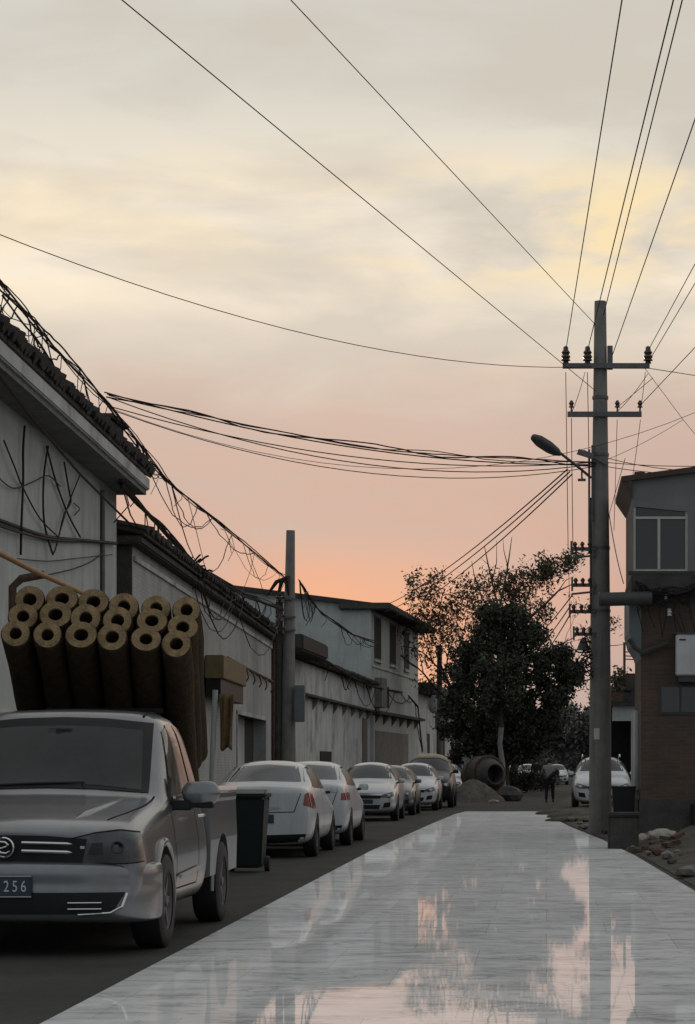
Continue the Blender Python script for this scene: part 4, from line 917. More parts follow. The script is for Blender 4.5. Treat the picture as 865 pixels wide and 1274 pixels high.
# hood seams and creases
stripes(B,[((0,0,-1),[(.86,1.42),(.84,1.0),(.78,.6),(.70,.30)],.014),((0,0,-1),[(-.86,1.42),(-.84,1.0),(-.78,.6),(-.70,.30)],.014)],truck,'hood_gap')
for sx in(-1,1):
    w=MB(); zz=[]
    for y,x in((1.3,.62),(.9,.56),(.5,.50),(.28,.46)):
        h=B.bvh.ray_cast(Vector((sx*x,y,5)),Vector((0,0,-1)))[0]; zz.append(h+Vector((0,0,-.022)))
    w.tube(zz,[.03,.045,.045,.02],8); mkobj('hood_ridge',w,truckp,truck,smooth=80)
w=MB()
for sx in(-1,1):
    zz=[B.bvh.ray_cast(Vector((sx*.64,y,5)),Vector((0,0,-1)))[0]+Vector((0,0,.003)) for y in(2.2,2.45,2.7,2.98)]
    w=MB(); w.tube(zz,.012,5); mkobj('roof_gutter',w,seam,truck)
stripes(B,[((-1,0,0),[(1.50,.45),(1.46,.8),(1.52,1.08)],.012),((-1,0,0),[(2.62,.42),(2.64,.8),(2.62,1.75)],.014),((-1,0,0),[(1.5,.42),(2.62,.42)],.010)],truck,'door_gap')
for sx in(-1,1):
    w=MB(); w.tube([(sx*1.058,2.36,.98),(sx*1.09,2.40,.985),(sx*1.09,2.52,.985),(sx*1.056,2.56,.98)],.014,6); mkobj('door_handle',w,chrome,truck,smooth=60)
    w=MB(); w.bar((sx*.985,1.62,1.145),(sx*.985,3.1,1.155),.02,.022); mkobj('window_trim',w,chrome,truck)
    w=MB(); w.bar((sx*1.05,1.52,.52),(sx*1.052,2.6,.55),.02,.03); mkobj('side_moulding',w,mat('pale_trim',(.45,.45,.45),.35,.05,4,metal=.4),truck)
    # mirror
    w=MB(); w.ico((0,0,0),1,3); w.v=[(sx*1.19+vx*.155*(1-.12*max(0,-vz)),1.66+vy*.075,1.175+max(-.085,min(.095,vz*.125))) for vx,vy,vz in w.v]; mo=mkobj('side_mirror',w,truckp,truck,smooth=60)
    w=MB(); w.box((sx*.96,1.60,1.04),(sx*1.12,1.72,1.12)); w.bar((sx*1.04,1.66,1.08),(sx*1.30,1.64,1.075),.10,.035); w.prism([(sx*.93,1.55,1.09),(sx*.985,1.80,1.10),(sx*.90,1.80,1.32)],(sx*.03,0,0)); mkobj('mirror_base',w,blackplastic,mo,bevel=.01)
# wheel arch flares
def flare(par,y,zc,r,x,sx,a0,a1,th=.045):
    w=MB(); pts=[]
    for k in range(15):
        a=a0+(a1-a0)*k/14; pts.append((sx*x,y+math.cos(a)*r,zc+math.sin(a)*r))
    w.tube(pts,[th*(.6+.4*math.sin(math.pi*k/14)) for k in range(15)],8); return mkobj('wheel_arch',w,truckp,par,smooth=80)
for sx in(-1,1):
    flare(truck,.95,.36,.455,1.012,sx,R(-8),R(188),.034)
    wheel(truck,sx*1.05,.95,.36,.24,sx,steel,6); wheel(truck,sx*1.05,4.0,.36,.24,sx,steel,6)
# cargo bed
w=MB(); y0,y1=3.24,4.95; x=1.035
w.prism([(x-.05,y0,.42),(x,y0,.44),(x+.008,y0,.75),(x-.004,y0,1.08),(x-.0,y0,1.11),(x-.0,y0,1.15),(x-.09,y0,1.15),(x-.09,y0,.42)],(0,y1-y0,0))
side=mkobj('tmp',w,[]); cu=MB(); cu.lathe([(0,0),(.43,0),(.43,.4),(0,.4)],(x+.1,4.0,.36),(-1,0,0),28); cuo=mkobj('c',cu,[])
b=side.modifiers.new('b','BOOLEAN'); b.object=cuo; b.operation='DIFFERENCE'; b.solver='EXACT'; ms=evalmesh(side); bpy.data.objects.remove(cuo); bpy.data.objects.remove(side)
ms.materials.append(truckp); link(bpy.data.objects.new('bed_side',ms),truck); m2=ms.copy(); m2.transform(Matrix.Diagonal((-1,1,1,1))); m2.flip_normals(); link(bpy.data.objects.new('bed_side',m2),truck)
for sx in(-1,1):
    flare(truck,4.0,.36,.46,1.005,sx,R(-8),R(188),.034)
    w=MB(); w.tube([(sx*1.0,3.26,1.19),(sx*1.03,3.5,1.20),(sx*1.03,4.9,1.19)],.022,6); mkobj('bed_rail',w,chrome,truck)
w=MB(); w.box((-.94,3.24,.50),(.94,4.95,.58)); mkobj('bed_floor',w,blackplastic,truck)
w=MB(); w.box((-.94,3.24,.58),(.94,3.29,1.15)); mkobj('bed_front_wall',w,truckp,truck); w=MB(); w.box((-.94,4.90,.45),(.94,4.96,1.12)); mkobj('tailgate',w,truckp,truck,bevel=.01)
w=MB(); w.box((-.8,.4,.24),(.8,4.8,.34)); w.bar((-1,.95,.36),(1,.95,.36),.09,.09); w.bar((-1,4,.36),(1,4,.36),.12,.12); mkobj('chassis',w,blackplastic,truck)
# load frame and rolls
w=MB()
for dy_,zz_ in((4.4,1.90),(4.8,1.73)):
    for sx in(-1,1): w.tube([(TX-.1+sx*.50,TY+dy_,.59),(TX-.1+sx*.50,TY+dy_,zz_)],.022,6)
    w.bar((TX-.64,TY+dy_,zz_),(TX+.44,TY+dy_,zz_),.04,.04)
for sx in(-1,1): w.bar((TX-.1+sx*.50,TY+4.4,1.2),(TX-.1+sx*.50,TY+4.8,1.2),.04,.04)
solo('load_rack',w,black,(TX-.6,TY+3.9,.59),'dark steel load rack standing in the pickup bed under the rolls','rack')
thx=R(24); ax=Vector((.12,-math.cos(thx),math.sin(thx))).normalized(); nn=Vector((0,math.sin(thx),math.cos(thx))); LR=3.0
names=['leftmost','second from the left','third from the left','fourth from the left','fifth from the left','rightmost']; rows=['bottom','middle','top']
rnd=random.Random(31)
for r_ in range(3):
    for k in range(6):
        px=[(20,785),(60,787),(100,789),(140,792),(181,794),(220,799)][k]; e0=P(px[0],px[1],20.35)
        xx=.030*r_; e=e0+Vector((xx,0,0))+nn*.225*r_-ax*(.13*r_)+ax*rnd.uniform(-.03,.03)
        R_=.136*rnd.uniform(.96,1.04); ri=R_*.42; tilt=Vector((rnd.uniform(-.006,.006),0,0)); axx=(ax+tilt).normalized(); e=Vector(e)
        w=MB(); sq=rnd.uniform(0,6)
        prof=[(ri,.02),(ri*1.05,.0),(R_*.93,-.002),(R_,.02),(R_*1.01,.6),(R_*.99,1.4),(R_*1.01,2.4),(R_,LR),(ri,LR),(ri,1.0)]
        w.lathe(prof,e,-axx,36,closed=True)
        vs=[]
        for v in w.v: 
            d=Vector(v)-e; vs.append(tuple(e+Vector((d.x*(1+.05*math.sin(sq)),d.y,d.z*(1-.04*math.sin(sq))))+Vector((.008*math.sin(d.y*5+sq),.012*math.sin(d.x*40+sq),.008*math.sin(d.y*4+sq)))))
        w.v=vs; nseg=36
        # cut end faces lighter (first two bands)
        w.mi=[1 if i<nseg*2 else 0 for i in range(len(w.mi))]
        base=e-axx*LR
        solo('felt_roll',w,[feltm,felte],tuple(base),'brown hollow felt roll, %s of the %s layer on the pickup'%(names[k],rows[r_]),'roll','felt rolls on the pickup',smooth=60)

# sedans, hatchbacks ---------------------------------------------------
def scaled(st,sx=1,sy=1,sz=1): return [(y*sy,a*sz,b*sz,c*sx,d*sz,e*sx,f*sz,g*sx,h*sz,i*sx,j*sz) for y,a,b,c,d,e,f,g,h,i,j in st]
SED=[(.00,.28,.38,.60,.55,.66,.64,.60,.69,.4,.70),(.10,.20,.35,.76,.56,.79,.70,.73,.76,.45,.77),(.5,.18,.35,.83,.6,.86,.79,.80,.86,.5,.88),(1.1,.18,.35,.84,.62,.87,.88,.81,.94,.5,.96),(1.28,.18,.35,.84,.62,.87,.91,.81,.99,.68,1.01),
     (2.0,.18,.35,.84,.62,.87,.95,.81,1.38,.65,1.42),(2.35,.18,.35,.84,.62,.87,.96,.81,1.425,.66,1.46),(2.95,.18,.35,.84,.62,.87,.98,.81,1.42,.66,1.455),(3.25,.18,.35,.84,.63,.87,.99,.81,1.36,.65,1.40),(3.90,.18,.35,.84,.66,.87,1.01,.81,1.08,.74,1.105),(4.02,.18,.35,.84,.66,.87,1.01,.80,1.07,.72,1.095),
     (4.28,.19,.36,.83,.68,.865,1.02,.79,1.065,.70,1.09),(4.39,.22,.38,.80,.68,.84,1.01,.77,1.05,.66,1.075),(4.43,.30,.40,.75,.62,.80,.90,.75,.96,.6,.98)]
HAT=[(.00,.28,.38,.62,.55,.68,.66,.62,.72,.4,.73),(.10,.20,.35,.77,.56,.80,.74,.74,.80,.45,.82),(.45,.18,.35,.83,.6,.86,.84,.80,.92,.5,.94),(.95,.18,.35,.84,.62,.87,.93,.81,1.0,.52,1.02),(1.1,.18,.35,.84,.62,.87,.95,.81,1.04,.70,1.06),
     (1.75,.18,.35,.84,.62,.87,.98,.81,1.42,.62,1.48),(2.1,.18,.35,.84,.62,.87,1.0,.81,1.47,.62,1.54),(2.9,.18,.35,.84,.62,.87,1.02,.81,1.46,.61,1.53),(3.5,.18,.35,.84,.63,.87,1.03,.80,1.40,.59,1.47),(3.82,.19,.35,.83,.66,.86,1.03,.77,1.15,.66,1.2),
     (3.95,.22,.38,.80,.66,.83,.98,.74,1.05,.6,1.08),(4.0,.30,.40,.72,.62,.76,.86,.70,.92,.5,.94)]
sgS=[([(1.50,1.0),(2.05,1.01),(2.45,1.02)],[(1.93,1.30),(2.15,1.355),(2.45,1.365)]),([(2.53,1.02),(3.0,1.03),(3.55,1.05)],[(2.53,1.365),(2.9,1.35),(3.2,1.27)])]
sgH=[([(1.30,1.03),(1.8,1.04),(2.15,1.05)],[(1.70,1.35),(1.9,1.42),(2.15,1.43)]),([(2.23,1.05),(2.7,1.06),(2.95,1.07)],[(2.23,1.43),(2.6,1.43),(2.95,1.41)]),([(3.03,1.07),(3.3,1.10),(3.55,1.15)],[(3.03,1.41),(3.2,1.39),(3.42,1.33)])]
gfS=([(-.70,1.03),(0,1.05),(.70,1.03)],[(-.56,1.34),(0,1.40),(.56,1.34)])
grS=([(-.72,1.12),(0,1.14),(.72,1.12)],[(-.60,1.345),(0,1.385),(.60,1.345)])
gfH=([(-.72,1.08),(0,1.10),(.72,1.08)],[(-.58,1.39),(0,1.45),(.58,1.39)])
front_s=dict(mirrored=[('headlight',(-.35,1,0),[(.42,.60),(.60,.585),(.80,.61)],[(.48,.69),(.62,.72),(.75,.74)],lens,.008),('fog_lamp',(-.1,1,0),[(.50,.36),(.68,.38)],[(.50,.46),(.68,.46)],blackplastic,.008)],
    single=[('grille',(0,1,0),[(-.40,.60),(.40,.60)],[(-.44,.67),(.44,.67)],blackplastic,.008),('air_intake',(0,1,0),[(-.42,.33),(.42,.33)],[(-.48,.47),(.48,.47)],blackplastic,.008)])
rear_s=dict(mirrored=[('tail_light',(-.55,-1,0),[(-.97,.73),(-.75,.74),(-.55,.75)],[(-.93,.86),(-.82,.95),(-.63,.955)],redlens,.008)],
    single=[('number_recess',(0,-1,0),[(-.30,.52),(.30,.52)],[(-.30,.66),(.30,.66)],plateblue,.010),('lower_valance',(0,-1,0),[(-.70,.27),(0,.25),(.70,.27)],[(-.66,.40),(0,.38),(.66,.40)],blackplastic,.008),('boot_handle',(0,-1,0),[(-.25,.80),(.25,.80)],[(-.25,.84),(.25,.84)],chrome,.012)])
def rear_tail(Bd,root,name='tail_light'):
    pass
# sedan 1
S1=scaled(SED,.93,1,1.02)
def back_car(loc,label,hw,sxx,paint,extra=True,tl='big',rot=0):
    st=scaled(SED,sxx,1,1.02); o={'single':[], 'mirrored':[],'mirror':(hw-.08,1.45,1.0)}
    root,Bd=car('parked_car',loc,'rear',st,4.43,[.85,3.55],hw,paint,label,'car','cars parked along the left side',
        ([(x*sxx,z*1.02) for x,z in gfS[0]],[(x*sxx,z*1.02) for x,z in gfS[1]]),([(x*sxx*1.04,z*1.02) for x,z in grS[0]],[(x*sxx*1.04,z*1.02) for x,z in grS[1]]),
        [([(y,z*1.02) for y,z in a],[(y,z*1.02) for y,z in b]) for a,b in sgS],o)
    if rot: root.rotation_euler.z=math.pi+rot
    # tail lamps wrap the rear corner; Bd frame has the rear at high y
    for mir in(False,True):
        if tl=='big': bot,top=[(-.33,.745),(-.07,.75),(.15,.80)],[(-.17,.95),(.0,1.0),(.12,.97)]
        else: bot,top=[(-.32,.80),(-.1,.80),(.13,.80)],[(-.32,.93),(-.1,.93),(.12,.92)]
        d=Vector((-.6,-1,0)).normalized(); U=d.cross(Vector((0,0,1))); cx=(hw*.93*U.x+4.28*U.y)
        mkobj('tail_light',Bd.patch(d,[(cx+u*1.0+.0,z) for u,z in bot],[(cx+u,z) for u,z in top],nu=10,nv=6,mirror=mir,off=.010),redlens,root,smooth=80)
    D=(0,-1,0); S=lambda pts:[(-x,z) for x,z in pts]
    mkobj('license_plate',Bd.patch(D,S([(-.22,.53),(.22,.53)]),S([(-.22,.66),(.22,.66)]),nu=6,nv=2,off=.012),plateblue,root)
    mkobj('lower_valance',Bd.patch(D,S([(-.66,.25),(0,.22),(.66,.25)]),S([(-.70,.37),(0,.35),(.70,.37)]),nu=14,nv=3,off=.010),blackplastic,root,smooth=80)
    mkobj('boot_trim',Bd.patch(D,S([(-.3,.745),(.3,.745)]),S([(-.3,.775),(.3,.775)]),nu=10,nv=2,off=.014),chrome,root,smooth=80)
    stripes(Bd,[((0,-1,0),[(-.62,.98),(-.52,.70),(0,.685),(.52,.70),(.62,.98)],.012),((-1,0,0),[(1.3,.4),(1.28,.9)],.012),((-1,0,0),[(2.48,.38),(2.48,1.36)],.014),((-1,0,0),[(3.3,.85),(3.45,1.03)],.012)],root)
    w=MB(); w.bar((-.62*sxx,4.40,.425),(.62*sxx,4.40,.425),.03,.02); mkobj('bumper_crease',w,paint,root)
    return root
XR=-3.5; hw=.80
back_car((XR-hw,34.9+4.43-4.43+4.43,0),'white sedan seen from behind, with large dark red tail light, beside the green bin',hw,.92,whitep)
back_car((-3.40-.80,39.95+4.43,0),'white sedan seen from behind, second in the row past the green bin',.80,.92,whitep,tl='slim')
def front_car(loc,label,hw,sxx,szz,paint,st=HAT,rot=0,name='parked_car',cat='car',group='cars parked along the left side',wr=.31,wheels=(.78,3.2),L=4.0,extra=None,sgs=sgH,gf=gfH,sy=1):
    s2=scaled(st,sxx,sy,szz); sc2=lambda pl,kx=sxx,kz=szz:[(x*kx,z*kz) for x,z in pl]; sidesc=lambda pl:[(y*sy,z*szz) for y,z in pl]
    o={'mirror':(hw-.08,1.35*sy,1.02*szz)}
    root,Bd=car(name,loc,'front',s2,L*sy,[w_*sy for w_ in wheels],hw,paint,label,cat,group,(sc2(gf[0]),sc2(gf[1])),None,[(sidesc(a),sidesc(b)) for a,b in sgs],o,wr=wr)
    root.rotation_euler.z=rot
    for mir in(False,True):
        h=mkobj('headlight',Bd.patch((-.4,1,0),sc2([(.42,.60),(.62,.60),(.80,.645)]),sc2([(.40,.66),(.60,.72),(.78,.76)]),nu=10,nv=5,mirror=mir,off=.012),lens,root,smooth=80)
        mkobj('lamp_reflector',Bd.patch((-.4,1,0),sc2([(.56,.625),(.66,.63)]),sc2([(.56,.69),(.66,.70)]),nu=4,nv=4,mirror=mir,off=.018),clearlens,h)
        mkobj('fog_lamp',Bd.patch((-.1,1,0),sc2([(.48,.34),(.68,.37)]),sc2([(.52,.47),(.70,.49)]),nu=5,nv=4,mirror=mir,off=.010),blackplastic,root,smooth=80)
    mkobj('grille',Bd.patch((0,1,0),sc2([(-.42,.58),(.42,.58)]),sc2([(-.46,.66),(.46,.66)]),nu=12,nv=4,off=.010),blackplastic,root,smooth=80)
    mkobj('grille_bar',Bd.patch((0,1,0),sc2([(-.46,.665),(.46,.665)]),sc2([(-.46,.685),(.46,.685)]),nu=12,nv=1,off=.016),chrome,root)
    mkobj('air_intake',Bd.patch((0,1,0),sc2([(-.38,.31),(.38,.31)]),sc2([(-.42,.42),(.42,.42)]),nu=12,nv=4,off=.010),blackplastic,root,smooth=80)
    mkobj('license_plate',Bd.patch((0,1,0),sc2([(-.22,.45),(.22,.45)]),sc2([(-.22,.56),(.22,.56)]),nu=5,nv=3,off=.016),plateblue,root)
    if extra: extra(root,Bd)
    return root
front_car((-3.72-.80,58.0,0),'silver white hatchback facing the camera, third in the row of parked cars',.80,.92,.98,silverp)
front_car((-3.66-.78,64.6,0),'small dark grey car tucked behind the silver white hatchback',.78,.90,.93,greyp)
front_car((-3.33-.80,71.3,0),'white hatchback facing the camera just in front of the dark van',.80,.92,.98,whitep)
def roofcover(root,Bd):
    w=MB(); Bd.patch((0,0,-1),[(-.66,1.75),(0,1.68),(.66,1.75)],[(-.66,3.3),(0,3.4),(.66,3.3)],nu=14,nv=8,off=.03,mb=w); o=mkobj('roof_cover',w,tarpm,root,smooth=80); md=o.modifiers.new('s','SOLIDIFY'); md.thickness=.05
front_car((-3.05-.88,76.2,0),'tall black van with a dusty beige roof at the end of the parked row',.88,1.0,1.17,blackp,wr=.36,wheels=(.8,3.2),extra=roofcover,name='parked_van',cat='van')
front_car((-3.4-.8,95,0),'pale silver car half hidden behind the dark drum',.8,.92,.98,silverp)
SUV=scaled(HAT,1.08,1.05,1.10)
def racks(root,Bd):
    for sx in(-1,1):
        w=MB(); w.tube([(sx*.60,1.9,1.66),(sx*.60,2.1,1.74),(sx*.60,3.4,1.73),(sx*.60,3.6,1.62)],.02,6); mkobj('roof_rail',w,chrome,root)
xs=(P(710,0,73).x+P(790,0,73).x)/2
front_car((xs,72.9,0),'white suv facing the camera, half hidden behind the tall utility pole',.95,1.09,1.12,whitep,wr=.36,wheels=(.8,3.3),extra=racks,group='cars right of the road')
far=[((-1.2,148,0),'distant white car on the left lane far down the street',whitep),((-2.9,152,0),'distant silver car left of the distant white car',silverp),((.75,165,0),'distant white car right of the walking people',whitep)]
for loc,lab,pt in far: front_car(loc,lab,.82,.95,.98,pt,group='distant cars')

# ------------------------------------------------------------------ bin, pile, drum, rubble
bn=thing('wheelie_bin',(-3.92,30.6,0),'dark green wheelie bin between the pickup and the white sedan','bin')
c=Vector((-3.92,30.6,0)); w=MB()
lo=[(-.20,-.24,.06),(.20,-.24,.06),(.20,.22,.06),(-.20,.22,.06)]; hi=[(-.255,-.33,.98),(.255,-.33,.98),(.255,.30,.98),(-.255,.30,.98)]
w.add([c+Vector(v) for v in lo+hi],[(0,3,2,1),(4,5,6,7),(0,1,5,4),(1,2,6,5),(2,3,7,6),(3,0,4,7)]); part('body',w,greenpl,bn,bevel=.03)
w=MB(); w.box(c+Vector((-.29,-.37,.98)),c+Vector((.29,.33,1.03))); w.prism([c+Vector((-.27,-.35,1.03)),c+Vector((.27,-.35,1.03)),c+Vector((.24,0,1.08)),c+Vector((-.24,0,1.08))],(0,.3,0)); part('lid',w,greenpl,bn,bevel=.02)
for sx in(-1,1):
    w=MB(); w.lathe([(0,0),(.10,0),(.10,.06),(0,.06)],c+Vector((sx*.20,.22,.10)),(sx,0,0),18); part('wheel',w,black,bn)
w=MB(); w.tube([c+Vector((-.24,.36,.96)),c+Vector((.24,.36,.96))],.018,6); part('handle',w,greenpl,bn)

w=MB(); rnd=random.Random(6); c=Vector((-2.82,89,0)); nr,na=14,40; vs=[];fs=[]
for i in range(nr):
    t=i/(nr-1)
    for j in range(na):
        a=2*math.pi*j/na; rx=1.15*(1-t)+.0; z=.86*(1-(1-t)**1.6)*1.0; k=1+.10*math.sin(3*a+1)+rnd.uniform(-.04,.04)
        vs.append(c+Vector((rx*k*math.cos(a),rx*1.6*k*math.sin(a),max(-.02,z+rnd.uniform(-.03,.03) if i else -.02))))
for i in range(nr-1):
    for j in range(na): fs.append((i*na+j,i*na+(j+1)%na,(i+1)*na+(j+1)%na,(i+1)*na+j))
w.add(vs,fs); solo('dirt_pile',w,soil,tuple(c),'grey brown dirt pile at the left edge of the street by the drum','dirt pile',smooth=60)
dm=thing('mixer_drum',(-2.1,91.6,0),'large dusty dark mixer drum with open mouth lying behind the dirt pile','drum')
w=MB(); a=Vector((.55,-.8,.05)).normalized(); c=Vector((-2.55,92.2,1.0))
w.lathe([(0,-.9),(.45,-.88),(.68,-.5),(.74,0),(.70,.45),(.52,.85),(.40,.98),(.36,.96),(.34,.3),(0,.3)],c,a,28); part('drum',w,drumm,dm,smooth=60)
for t_ in(-.1,.5):
    w=MB(); w.lathe([(.70,t_-.04),(.78,t_-.04),(.78,t_+.04),(.70,t_+.04)],c,a,28,closed=True); part('ring',w,rust,dm)
w=MB(); w.bar(c+Vector((-.5,.3,-.62)),(-3.1,92.6,0),.09,.09); w.bar(c+Vector((.4,-.5,-.6)),(-2.0,91.5,0),.09,.09); w.bar(c+Vector((.5,.3,-.5)),(-1.9,92.5,0),.09,.09); part('stand',w,rust,dm)
w=MB(); w.ico((-1.45,90.3,.25),.42,2,jit=.15,sq=(1.2,1,.9)); solo('rubbish_heap',w,drumm,(-1.45,90.3,-.1),'dark rubbish heap at the foot of the mixer drum','rubbish')
w=MB(); w.ico((-1.95,86.3,.06),.14,2,jit=.2,sq=(1.4,1,.5)); solo('plastic_bag',w,sackm,(-1.95,86.3,0),'small pale crumpled bag at the toe of the dirt pile','bag')
for i,(x,y,s) in enumerate(((-1.0,118,1.0),(-.3,125,.9),(-1.6,122,1.1),(-.9,133,.8))):
    t=thing('shrub',(x,y,0),['low dark shrub under the dense tree','small dark bush farther right under the trees','rounded low bush beside the whitewashed trunk','farthest low bush by the distant cars'][i],'shrub','roadside shrubs')
    w=MB(); 
    for k in range(6): w.tube([(x,y,0),(x+rs.uniform(-.4,.4)*s,y+rs.uniform(-.4,.4)*s,.8*s)],.02,4)
    part('stem',w,barkm,t); w=MB(); leaves(w,[(x+rs.normal(0,.4)*s,y+rs.normal(0,.4)*s,.2+rs.uniform(0,.75)*s) for k in range(60)],1500,.07,.13,rs); part('foliage',w,leaf_dark,t,fix=False)

# right foreground
def px2(px,Y): return (px-VX)*Y/F
w=MB(); Yb=38.7; w.box((px2(757,Yb),Yb,-.05),(px2(795,Yb),Yb+.5,pz(1016,Yb))); w.box((px2(756,Yb),Yb-.03,pz(1016,Yb)),(px2(798,Yb),Yb+.55,pz(1012,Yb)+.015))
solo('concrete_block',w,dark_concrete,(px2(757,Yb),Yb,0),'low capped concrete block at the foot of the tall utility pole','block',bevel=.025)
Yc=44.5; bb_=thing('rubbish_bin',(px2(776,Yc),Yc,0),'dark open bin behind the concrete block hiding the suv bumper','bin'); q=Vector((px2(776,Yc),Yc,0))
w=MB(); w.add([q+Vector(v) for v in((-.17,-.2,.05),(.17,-.2,.05),(.17,.2,.05),(-.17,.2,.05),(-.22,-.26,.98),(.22,-.26,.98),(.22,.26,.98),(-.22,.26,.98))],[(0,3,2,1),(4,5,6,7),(0,1,5,4),(1,2,6,5),(2,3,7,6),(3,0,4,7)]); part('body',w,blackplastic,bb_,bevel=.02)
w=MB(); w.box(q+Vector((-.24,-.28,.96)),q+Vector((.24,.28,1.0))); part('lid',w,blackplastic,bb_,bevel=.01)
def sack(c,sx,sy,sz,lab,seed):
    r=random.Random(seed); w=MB(); w.ico((0,0,0),1,4); ph=r.uniform(0,5); vs=[]
    for x,y,z in w.v:
        x2=math.copysign(abs(x)**.7,x); z2=math.copysign(abs(z)**.8,z); k=1+.10*math.sin(6*x+ph)*math.cos(5*z+ph)+.05*math.sin(13*x+9*y+ph)
        vs.append((c[0]+x2*sx*k,c[1]+y*sy*k,max(c[2]-sz*.85,c[2]+z2*sz*k)))
    w.v=vs; solo('sack',w,sackm,(c[0],c[1],c[2]-sz*.85),lab,'sack','sacks on the rubble',smooth=80)
Yk=40.5; sack((px2(824,Yk),Yk,pz(1041,Yk)),.27,.25,.13,'larger lumpy pale sack lying on the rubble by the brick house',2)
Yk=40.8; sack((px2(799,Yk),Yk-.05,pz(1045,Yk)),.13,.2,.105,'smaller upright pale sack left of the lumpy sack',3)
# rubble
rnd=random.Random(12)
hm=MB(); nx_,ny_=44,30; vs=[];fs=[]; x0,x1,y0_,y1_=1.05,4.6,36.2,43.9
for j in range(ny_):
    for i in range(nx_):
        u,v=i/(nx_-1),j/(ny_-1); x=x0+(x1-x0)*u; y=y0_+(y1_-y0_)*v; env=math.sin(math.pi*min(1,v*.9+.02))**.7*min(1,u*3.4)
        vs.append((x+(.35*(1-u)*(1-v)),y,max(.0,env*(.16+.13*math.sin(x*5+y*2)*math.cos(y*3-x*2)+rnd.uniform(-.04,.05)+.12*u))))
for j in range(ny_-1):
    for i in range(nx_-1): fs.append((j*nx_+i,j*nx_+i+1,(j+1)*nx_+i+1,(j+1)*nx_+i))
hm.add(vs,fs); o=solo('rubble_mound',hm,dirt,(x0,y0_,0),'low mound of earth and rubble against the brick house','rubble',smooth=30)
planks=[((812,1060),(868,1048),39.0,.10,.05,'upper broken plank leaning up to the right on the rubble'),((838,1078),(880,1062),36.8,.14,.05,'pale broken slab at the right edge of the rubble'),((800,1068),(842,1060),38.0,.12,.06,'dark plank lying flat on the rubble by the sacks'),((848,1090),(885,1078),34.5,.3,.09,'dark slab of concrete nearest the marble road on the right')]
for a_,b_,Y_,wd_,hh,lab in planks:
    w=MB(); w.bar(P(*a_,Y_),P(*b_,Y_+.3),wd_,hh); solo('plank',w,dark_concrete if 'dark' in lab else concrete,tuple(P(*a_,Y_)),lab,'plank','boards and slabs on the rubble',bevel=.01)
for k in range(22):
    x=rnd.uniform(1.3,3.4); y=rnd.uniform(36.8,42.5); u=(x-x0)/(x1-x0); v=(y-y0_)/(y1_-y0_); z=math.sin(math.pi*min(1,v*.9+.02))**.7*min(1,u*3.4)*(.16+.13*math.sin(x*5+y*2)*math.cos(y*3-x*2)+.12*u)+.03
    a=rnd.uniform(0,3.1); t_=rnd.uniform(-.4,.4); ux=Vector((math.cos(a),math.sin(a),t_)).normalized(); uy=Vector((-math.sin(a),math.cos(a),0)); uz=ux.cross(uy)
    w=MB(); L_=rnd.uniform(.06,.12); w.obox((x,y,z),ux*L_,uy*.058,uz*.03); solo('broken_brick',w,[rust,concrete,brickred][k%3],(x,y,z-.03),'broken brick lying loose on the rubble by the brick house','brick','broken bricks on the rubble',bevel=.006)
locs=[]
for k in range(46):
    Y_=rnd.uniform(27,62); x=inter(Y_,RY,RX)+rnd.uniform(.12,.9); s=rnd.uniform(.03,.12); w=MB(); w.ico((x,Y_,s*.4+.04),s,1,jit=.25,sq=(rnd.uniform(.9,1.6),rnd.uniform(.8,1.4),rnd.uniform(.5,.9)))
    solo('stone',w,[concrete,dark_concrete,rust][k%3],(x,Y_,0),'small rough stone scattered on the dirt verge right of the road','stone','loose stones on the dirt verge')
for i,(px,py,Y_,s) in enumerate(((700,1012,66,.35),(722,1006,62,.4),(712,1020,58,.3))):
    q=Vector((px2(px,Y_),Y_,0)); w=MB(); w.ico(q,s*1.5,3,jit=.06,sq=(1.5,1.6,.32)); solo('earth_clump',w,soil,tuple(q),['left','right','nearest'][i]+' dark earth clump on the verge before the white suv','earth clump','earth clumps',smooth=80)

